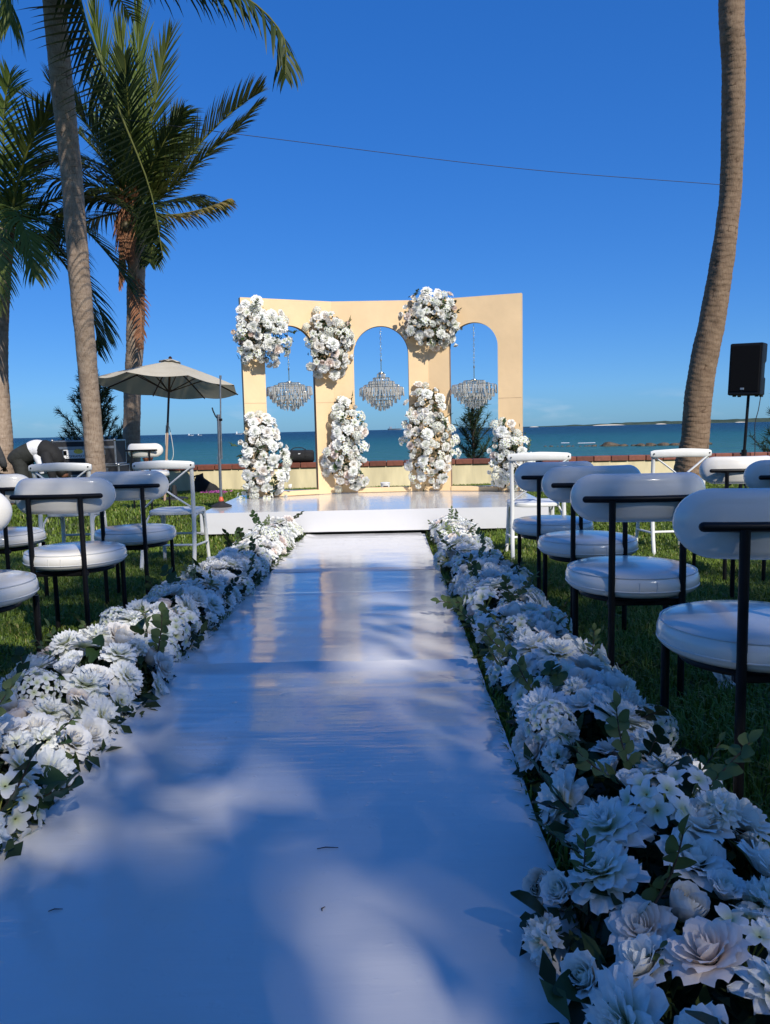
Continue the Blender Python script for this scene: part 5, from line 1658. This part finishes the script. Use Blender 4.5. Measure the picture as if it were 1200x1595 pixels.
# x to the right, z up; hips at 0.92, bent forward to the right
hip = Vector((-.12, 0, .90)); waist = Vector((.10, 0, 1.02)); chest = Vector((.34, -.02, .93)); neck = Vector((.52, -.03, .76)); head = Vector((.60, -.04, .62))
V = [hip, waist, chest, neck, head + Vector((-.03, 0, .05)), head + Vector((.015, 0, -.04)), head + Vector((.03, 0, -.10))]; E = chain(7); Rd = [(.07, .07), (.08, .07), (.09, .08), .055, .082, .085, .055]
for sy2, ex in ((-1, 0), (1, .06)):
    i0 = len(V)
    V += [chest + Vector((.08, sy2 * .17, -.02)), Vector((.46 + ex, sy2 * .20, .62)), Vector((.50 + ex, sy2 * .19, .40))]; Rd += [.05, .040, .028]
    E += [(2, i0), (i0, i0 + 1), (i0 + 1, i0 + 2)]
    hand(V, E, Rd, V[i0 + 2], (.15, 0, -1), (.9, sy2 * .3, .1))
    i1 = len(V)
    V += [hip + Vector((.0, sy2 * .09, -.06)), Vector((-.06 + ex, sy2 * .11, .48)), Vector((-.13 + ex, sy2 * .12, .09)), Vector((.03 + ex, sy2 * .13, .035))]; Rd += [.085, .055, .038, .035]
    E += [(0, i1), (i1, i1 + 1), (i1 + 1, i1 + 2), (i1 + 2, i1 + 3)]
body = skinned('body', V, E, Rd, M['skin'], per)
m = MB(); m.tube(crom([(-.24, 0, .80), (-.17, 0, .86), (-.04, 0, .93), (.10, 0, 1.0)], 12), [.10 + .075 * math.sin(PI * min(1, .18 + .5 * k / 12)) for k in range(13)], 18)
for sy2, ex in ((-1, 0), (1, .07)):
    m.tube(crom([(-.12, sy2 * .075, .84), (-.08 + ex, sy2 * .10, .66), (-.05 + ex, sy2 * .11, .48), (-.11 + ex, sy2 * .12, .25), (-.13 + ex, sy2 * .12, .07)], 16), [.128 - .055 * (k / 16) ** .7 for k in range(17)], 14)
m.build('trousers', M['greencloth'], per, smooth=70)
m = MB(); m.tube(crom([(.04, 0, .985), (.16, 0, 1.03), (.30, 0, .985), (.44, -.01, .86)], 14), [.150, .152, .154, .155, .155, .155, .155, .154, .152, .15, .145, .14, .13, .11, .08], 18)
m.tube(crom([(.20, 0, .93), (.27, -.02, .78), (.30, -.02, .62)], 10), [.135, .137, .138, .138, .137, .136, .134, .132, .13, .128, .12], 14, flat=(1, .75))
m.build('shirt', M['whitecloth'], per, smooth=70)
m = MB(); m.tube(crom([(.23, 0, 1.035), (.34, 0, .985), (.45, 0, .87), (.53, 0, .76)], 10), [.15, .165, .168, .168, .166, .162, .155, .145, .13, .11, .085], 18)
for sy2, ex in ((-1, 0), (1, .06)):
    m.tube(crom([(.37, sy2 * .12, .93), (.43 + ex, sy2 * .20, .78), (.48 + ex, sy2 * .215, .62), (.50 + ex, sy2 * .195, .47)], 10), [.095 - .004 * k for k in range(11)], 12)
m.build('jacket', M['blackcloth'], per, smooth=70)
m = MB(); m.ball(tuple(head + Vector((-.02, 0, .02))), .105, 9, (1, .92, 1.1)); m.build('hair', M['hair'], per)
for sy2, ex in ((-1, 0), (1, .06)):
    m = MB(); m.tube([(-.19 + ex, sy2 * .12, .05), (-.10 + ex, sy2 * .12, .055), (.02 + ex, sy2 * .13, .04), (.09 + ex, sy2 * .135, .03)], [.03, .045, .04, .025], 10); m.build('shoe', M['rubber'], per)

pb2 = Vector((-6.62, 12.5, gz(-6.62, 12.5)))
per2 = empty('person', pb2, 0, 'seated person in a dark grey top cut by the left picture edge', 'person')
V = [Vector((0, 0, .52)), Vector((0, .03, .75)), Vector((0, .05, .98)), Vector((0, .07, 1.13)), Vector((0, .08, 1.22)), Vector((0, .09, 1.30))]; E = chain(6); Rd = [(.15, .12), (.14, .11), (.15, .10), .055, .085, .07]
for sx in (-1, 1):
    i0 = len(V); V += [Vector((sx * .19, .05, 1.02)), Vector((sx * .25, .10, .76)), Vector((sx * .16, .30, .66))]; Rd += [.052, .042, .03]
    E += [(2, i0), (i0, i0 + 1), (i0 + 1, i0 + 2)]
    hand(V, E, Rd, V[i0 + 2], (-sx * .4, .9, 0), (0, 0, 1))
    i1 = len(V); V += [Vector((sx * .10, .06, .52)), Vector((sx * .13, .46, .50)), Vector((sx * .13, .44, .09)), Vector((sx * .13, .56, .04))]; Rd += [.09, .06, .04, .035]
    E += [(0, i1), (i1, i1 + 1), (i1 + 1, i1 + 2), (i1 + 2, i1 + 3)]
skinned('body', V, E, Rd, M['skin'], per2)
V = [Vector((0, 0, .58)), Vector((0, .03, .78)), Vector((0, .05, .98)), Vector((0, .06, 1.08))]; E = chain(4); Rd = [(.18, .14), (.17, .13), (.18, .125), .08]
for sx in (-1, 1):
    i0 = len(V); V += [Vector((sx * .19, .05, 1.02)), Vector((sx * .25, .10, .76)), Vector((sx * .22, .17, .70))]; Rd += [.078, .062, .055]
    E += [(2, i0), (i0, i0 + 1), (i0 + 1, i0 + 2)]
skinned('shirt', V, E, Rd, M['greycloth'], per2)
V = [Vector((0, 0, .54))]; E = []; Rd = [(.19, .14)]
for sx in (-1, 1):
    i1 = len(V); V += [Vector((sx * .10, .08, .53)), Vector((sx * .13, .46, .51)), Vector((sx * .13, .44, .14))]; Rd += [.12, .085, .07]
    E += [(0, i1), (i1, i1 + 1), (i1 + 1, i1 + 2)]
skinned('trousers', V, E, Rd, M['blackcloth'], per2)
m = MB(); m.ball((0, .065, 1.27), .108, 9, (.92, 1, 1.12)); m.build('hair', M['hair'], per2)
sto = empty('stool', pb2, 0, 'black stool under the seated person at the left edge', 'stool')
m = MB(); m.lathe([(.005, .375), (.17, .375), (.18, .39), (.17, .405), (.005, .405)], 20); m.build('seat', M['blackmetal'], sto)
for k in range(4):
    a = PI / 4 + k * PI / 2; m = MB(); m.tube([(.13 * math.cos(a), .13 * math.sin(a), .38), (.18 * math.cos(a), .18 * math.sin(a), 0)], .012, 7); m.build('leg', M['blackmetal'], sto)

# ================================================================== SMALL THINGS
# black holdall lying on the wall
bg = empty('holdall', (-2.12, 17.48, WT), R(4), 'black barrel-shaped holdall lying on the sea wall behind the left arch', 'bag')
m = MB()
prof = [(.004, -.36), (.10, -.36), (.135, -.33), (.145, -.2), (.142, 0), (.146, .2), (.135, .33), (.10, .36), (.004, .36)]
n = 22; V = []; F = []
for r, x in prof:
    for k in range(n):
        a = 2 * PI * k / n; V.append((x, r * math.cos(a) * 1.02, max(.003, .142 + r * math.sin(a) + .006 * noise.noise((x * 6, a * 2, 1)))))
for i in range(len(prof) - 1):
    for k in range(n): F.append((i * n + k, i * n + (k + 1) % n, (i + 1) * n + (k + 1) % n, (i + 1) * n + k))
m.add(V, F); m.build('body', M['blackcloth'], bg, smooth=60)
for x in (-.15, .17):
    m = MB(); m.tube([(x, .15 * math.cos(a), .142 + .15 * math.sin(a)) for a in [PI * k / 12 for k in range(13)]], .012, 6, flat=(2, .5)); m.build('strap', M['rubber'], bg)
m = MB(); m.tube(crom([(-.15, -.03, .29), (-.08, -.02, .335), (.08, -.02, .335), (.17, -.03, .29)], 16), .010, 6); m.build('handle', M['rubber'], bg)
m = MB(); m.box((.03, -.130, .20), (.05, .006, .03), .002); m.build('tag', M['paper'], bg, smooth=0)
# black bag slumped against the wall under the parasol
b5 = empty('backpack', (-4.02, 16.75, gz(-4, 16.75)), R(-8), 'black slumped bag on the grass under the parasol', 'bag')
V = []; F = []; n = 24
for i in range(11):
    f = i / 10; hh = .34 * f; s = (1 - f ** 2.4) ** .5 + .02
    for k in range(n):
        a = 2 * PI * k / n
        rr = s * (1 + .14 * noise.noise((math.cos(a) * 1.6, math.sin(a) * 1.6, f * 2.4)))
        V.append((.30 * rr * math.cos(a) - .10 * f, .17 * rr * math.sin(a), hh * (1 + .3 * math.cos(a + 2.6)) + .005))
for i in range(10):
    for k in range(n): F.append((i * n + k, i * n + (k + 1) % n, (i + 1) * n + (k + 1) % n, (i + 1) * n + k))
F.append(tuple(10 * n + k for k in range(n)))
m = MB(); m.add(V, F); m.build('body', M['blackcloth'], b5, smooth=60)
m = MB(); m.tube(crom([(-.22, -.10, .28), (-.26, -.16, .36), (-.14, -.17, .40), (-.05, -.12, .30)], 16), .012, 6, flat=(1.6, .5)); m.build('strap', M['rubber'], b5)
# clear bottle on the wall
bo = empty('bottle', (-3.93, 17.45, WT), 0, 'small clear plastic bottle standing on the sea wall right of the parasol pole', 'bottle')
m = MB(); m.lathe([(.004, .0), (.036, .0), (.038, .02), (.036, .12), (.034, .15), (.014, .20), (.013, .22), (.004, .22)], 16); m.build('body', M['glass'], bo, smooth=50)
m = MB(); m.lathe([(.004, .218), (.017, .218), (.017, .243), (.004, .243)], 12); m.build('cap', M['alu'], bo)
# white tub behind the middle opening
tub = empty('plastic_tub', (-.10, 10.68, SZ), 0, 'small white plastic tub behind the middle arch threshold', 'tub')
m = MB(); m.lathe([(.004, .0), (.055, .0), (.062, .10), (.058, .10), (.052, .01), (.004, .01)], 20); m.build('body', M['paper'], tub)
m = MB(); m.lathe([(.004, .1005), (.067, .1005), (.068, .113), (.062, .118), (.004, .118)], 20); m.build('lid', M['paper'], tub)
m = MB()
for k in range(8):
    a0, a1 = R(245 + k * 8), R(253 + k * 8)
    m.add([(.0605 * math.cos(a0), .0605 * math.sin(a0), .025), (.0605 * math.cos(a1), .0605 * math.sin(a1), .025), (.0632 * math.cos(a1), .0632 * math.sin(a1), .075), (.0632 * math.cos(a0), .0632 * math.sin(a0), .075)], [(0, 1, 2, 3)])
m.build('print', M['ink'], tub)
# fallen magenta petals by the wall
Pp = [(-3.72 + rng.normal(0, .13), 16.2 + rng.normal(0, .12), 0) for _ in range(110)]
Pp = [(x, y, gz(x, y) + .045 + abs(rng.normal(0, .012))) for x, y, _ in Pp]
pet = scatter_leaves([(x + 3.72, y - 16.2, z) for x, y, z in Pp], [(0, -.4, 1)] * len(Pp), .06, 'fallen_petals', None, M['pinkpetal'])
pet.location = (-3.72, 16.2, 0); tag(pet, 'magenta petals fallen on the grass left of the stage')
# a white bloom dropped on the grass under the nearest right chair
fb = link('fallen_bloom', BL['rose_bloom'][1], None, (1.28, 2.93, gz(1.28, 2.93) + .05), (1.2, .4, .3), .075)
tag(fb, 'single white rose head fallen on the grass behind the nearest right chair', 'flower')
# twigs on the runner
for (x, y, rz, ln, lb) in ((-.17, 1.71, .1, .05, 'short dark twig lying in the middle of the runner'), (-.715, 1.49, .3, .028, 'tiny twig lying near the left edge of the runner'), (-.16, 1.48, 1.3, .014, 'tiny dark speck of twig right of centre on the runner')):
    m = MB(); m.tube([(-ln / 2, 0, 0), (-ln * .1, .003, .001), (ln / 2, -.001, .0)], [.0010, .0014, .0008], 6)
    tag(m.build('twig', M['twig'], loc=(x, y, .0285), rot=(0, 0, rz)), lb, 'twig')
# overhead wire from the left palm to the right palm
wp = [(-7.0, 11.6, 5.92), (-5.48, 11.6, 5.72), (-4.55, 11.55, 5.62), (-1.8, 12.0, 5.37), (2.0, 12.5, 5.0), (5.34, 12.75, 4.74)]
cable(wp, .0048, 'thin wire strung across the sky between the palms', n=120)
# small boats and a freighter near the horizon
def boat(x, y, L_, label, mt, tall):
    t = empty('boat', (x, y, SEA), R(8), label, 'boat', 'far boats on the horizon')
    m = MB(); V = []; F = []
    for (f, hw, z0) in ((-.5, .10, .02), (-.45, .14, 0), (0, .15, 0), (.35, .10, .0), (.5, .01, .04)):
        for s in (-1, 1): V += [(f * L_, s * hw * L_ * .5, z0 * L_), (f * L_, s * hw * L_, .10 * L_ + z0 * L_)]
    for i in range(4):
        a = i * 4; F += [(a, a + 4, a + 5, a + 1), (a + 2, a + 3, a + 7, a + 6), (a + 1, a + 5, a + 7, a + 3)]
    F += [(0, 1, 3, 2)]
    m.add(V, F); m.build('hull', M[mt], t, smooth=0)
    m = MB(); m.box((-.30 * L_, 0, (.10 + tall / 2) * L_), (.16 * L_, .16 * L_, tall * L_), .005 * L_); m.build('cabin', M['hull' if mt == 'hull' else mt], t, smooth=0)
    m = MB(); m.tube([(.05 * L_, 0, .1 * L_), (.05 * L_, 0, .1 * L_ + tall * 1.3 * L_)], .008 * L_, 6); m.build('mast', M[mt], t)
boat(-405, 1560, 11, 'small white boat on the horizon seen left of the parasol pole', 'hull', .25)
boat(-372, 1500, 8, 'tiny white boat on the horizon right of the parasol pole', 'hull', .3)
boat(-335, 1700, 15, 'white boat on the horizon between the steel stand and the parasol', 'hull', .3)
boat(20, 4300, 78, 'pale grey freighter on the horizon inside the middle arch', 'ship', .14)
# breakwater of dark rocks
rk = empty('rock_reef', (30, 112, SEA), 0, 'line of dark rocks breaking the water on the right', 'rocks')
rr_ = random.Random(5)
for k in range(24):
    f = k / 23
    x = -6 + 13 * f + rr_.uniform(-.3, .3); y = 9 * (1 - f) + rr_.uniform(-.6, .6); s = (.14 + .34 * f ** 1.5) * rr_.uniform(.7, 1.3)
    if k == 15: s = .85
    V = []; F = []; n = 10
    for i in range(6):
        th = PI * i / 5
        for q in range(n):
            a = 2 * PI * q / n; d = Vector((math.sin(th) * math.cos(a), math.sin(th) * math.sin(a), -math.cos(th)))
            V.append(d * s * (1 + .45 * noise.noise(d * 1.7 + Vector((k, 0, 0)))))
    for i in range(5):
        for q in range(n): F.append((i * n + q, i * n + (q + 1) % n, (i + 1) * n + (q + 1) % n, (i + 1) * n + q))
    m = MB(); m.add([(v.x * 1.5, v.y, v.z * .7) for v in V], F); m.build('rock', M['rock'], rk, smooth=40, loc=(x, y, s * .1))
rk2 = empty('rock_reef', (43.5, 112, SEA), 0, 'dark rock showing either side of the right palm trunk', 'rocks')
for k in range(6):
    s = rr_.uniform(.3, .55); m = MB(); m.ball((0, 0, 0), s, 5, (1.8, 1, .7))
    m.v = [tuple(Vector(v) * (1 + .35 * noise.noise(Vector(v) * 1.3 + Vector((k * 3, 0, 0))))) for v in m.v]
    m.build('rock', M['rock'], rk2, smooth=40, loc=(-4.0 + k * 1.3, rr_.uniform(-.5, .5), .1))

# ================================================================== GRASS
def in_view(x, y): return np.abs(x) < .62 * y + 1.2
def blades(n, x0, x1, y0, y1, hmin, hmax, w, dens_clump):
    x = rng.uniform(x0, x1, n); y = rng.uniform(y0, y1, n)
    ok = in_view(x, y)
    ok &= ~((x > -.93) & (x < .34) & (y < 8.2))
    ok &= ~((x > SX0 - .02) & (x < SX1 + .02) & (y > SY0 - .01) & (y < SY1 + .02))
    ok &= ~(y > WY - .13)
    x, y = x[ok], y[ok]; n = len(x)
    z = -0.02 * np.maximum(0, y - 2)
    def ss(a, b, v):
        t = np.clip((v - a) / (b - a), 0, 1); return t * t * (3 - 2 * t)
    z += .16 * ss(-2.4, -3.2, x) * ss(8.2, 9.4, y) * (1 - ss(11.0, 13.0, y))
    pt = np.sin(x * 3.1 + np.sin(y * 2.3) * 1.5) * np.sin(y * 2.7 + np.sin(x * 1.9) * 1.3)
    h = rng.uniform(hmin, hmax, n) * (1 + .22 * pt)
    az = rng.uniform(0, 2 * PI, n); ln = rng.uniform(.25, 1.0, n)
    dx, dy = np.cos(az), np.sin(az); sx, sy_ = -dy, dx
    ww = w * rng.uniform(.7, 1.25, n)
    def vv(off, hz, wf): return np.stack([x + dx * off + sx * ww * wf, y + dy * off + sy_ * ww * wf, z + hz], -1)
    o1 = h * ln * .30; o2 = h * ln * .95
    V = np.stack([vv(0, -.004, -.5), vv(0, -.004, .5), vv(o1, h * .62, -.42), vv(o1, h * .62, .42), vv(o2, h * (1 - .28 * ln), 0)], 1).reshape(-1, 3)
    b = (np.arange(n) * 5)[:, None]
    Q = b + np.array([[0, 1, 3, 2]]); T = b + np.array([[2, 3, 4]])
    c = np.clip(rng.beta(2, 2.4, n) * .85 + .10 * pt, 0, .93); c[rng.random(n) < .035] = 1.0
    return V, Q, T, np.repeat(c, 5)
parts = [blades(430000, -5.0, 5.0, .9, 7.0, .028, .062, .0062, 1), blades(330000, -11.5, 11.5, 7.0, WY - .1, .035, .075, .012, 1)]
Vs, Qs, Ts, Cs = [], [], [], []; off = 0
for (v, q, t, c) in parts:
    Vs.append(v); Qs.append(q + off); Ts.append(t + off); Cs.append(c); off += len(v)
gme = np_mesh('grass', np.concatenate(Vs), np.concatenate(Qs), np.concatenate(Ts), M['grass'], {'rnd': np.concatenate(Cs)})
tag(link('grass', gme), 'short mown lawn grass', kind='stuff')

# ================================================================== TREES behind the seats (unseen belt, added to keep blue skylight off the chair backs)
def unseen_tree(x, y, h, w, seed, label):
    t = empty('unseen_tree', (x, y, 0), 0, label, 'tree', 'unseen trees added behind the seating')
    rn = random.Random(seed)
    m = MB(); m.tube([(0, 0, -.1), (.1, .05, h * .3), (-.05, .1, h * .7)], [.22, .17, .07], 10); m.build('trunk', M['bark'], t)
    cl = [(Vector((rn.gauss(0, .42) * w, rn.gauss(0, .42) * w, h * rn.uniform(.10, .92))), rn.uniform(.5, 1.0) * w * .5) for _ in range(30)]
    P = []; N = []
    for i in range(4200):
        c, r = rn.choice(cl); d = Vector((rn.gauss(0, 1), rn.gauss(0, 1), rn.gauss(0, 1))).normalized()
        P.append(tuple(c + d * r * rn.uniform(.6, 1.05))); N.append(tuple(d + Vector((0, 0, .4))))
    scatter_leaves(P, N, .30, 'crown', t, M['canopy_leaf'])
for i, (x, y, h, w, lb) in enumerate(((-13, -8.8, 8.0, 4.2, 'leftmost unseen leafy tree added behind the seats'), (-7.5, -9.6, 8.6, 4.4, 'second unseen leafy tree from the left added behind the seats'), (-2.2, -9.4, 8.0, 4.2, 'unseen leafy tree added behind the seats left of the runner'),
                                      (3.2, -9.6, 8.4, 4.4, 'unseen leafy tree added behind the seats right of the runner'), (8.5, -9.2, 8.0, 4.2, 'second unseen leafy tree from the right added behind the seats'), (14, -8.6, 8.4, 4.4, 'rightmost unseen leafy tree added behind the seats'))):
    unseen_tree(x, y, h, w, 300 + i, lb)
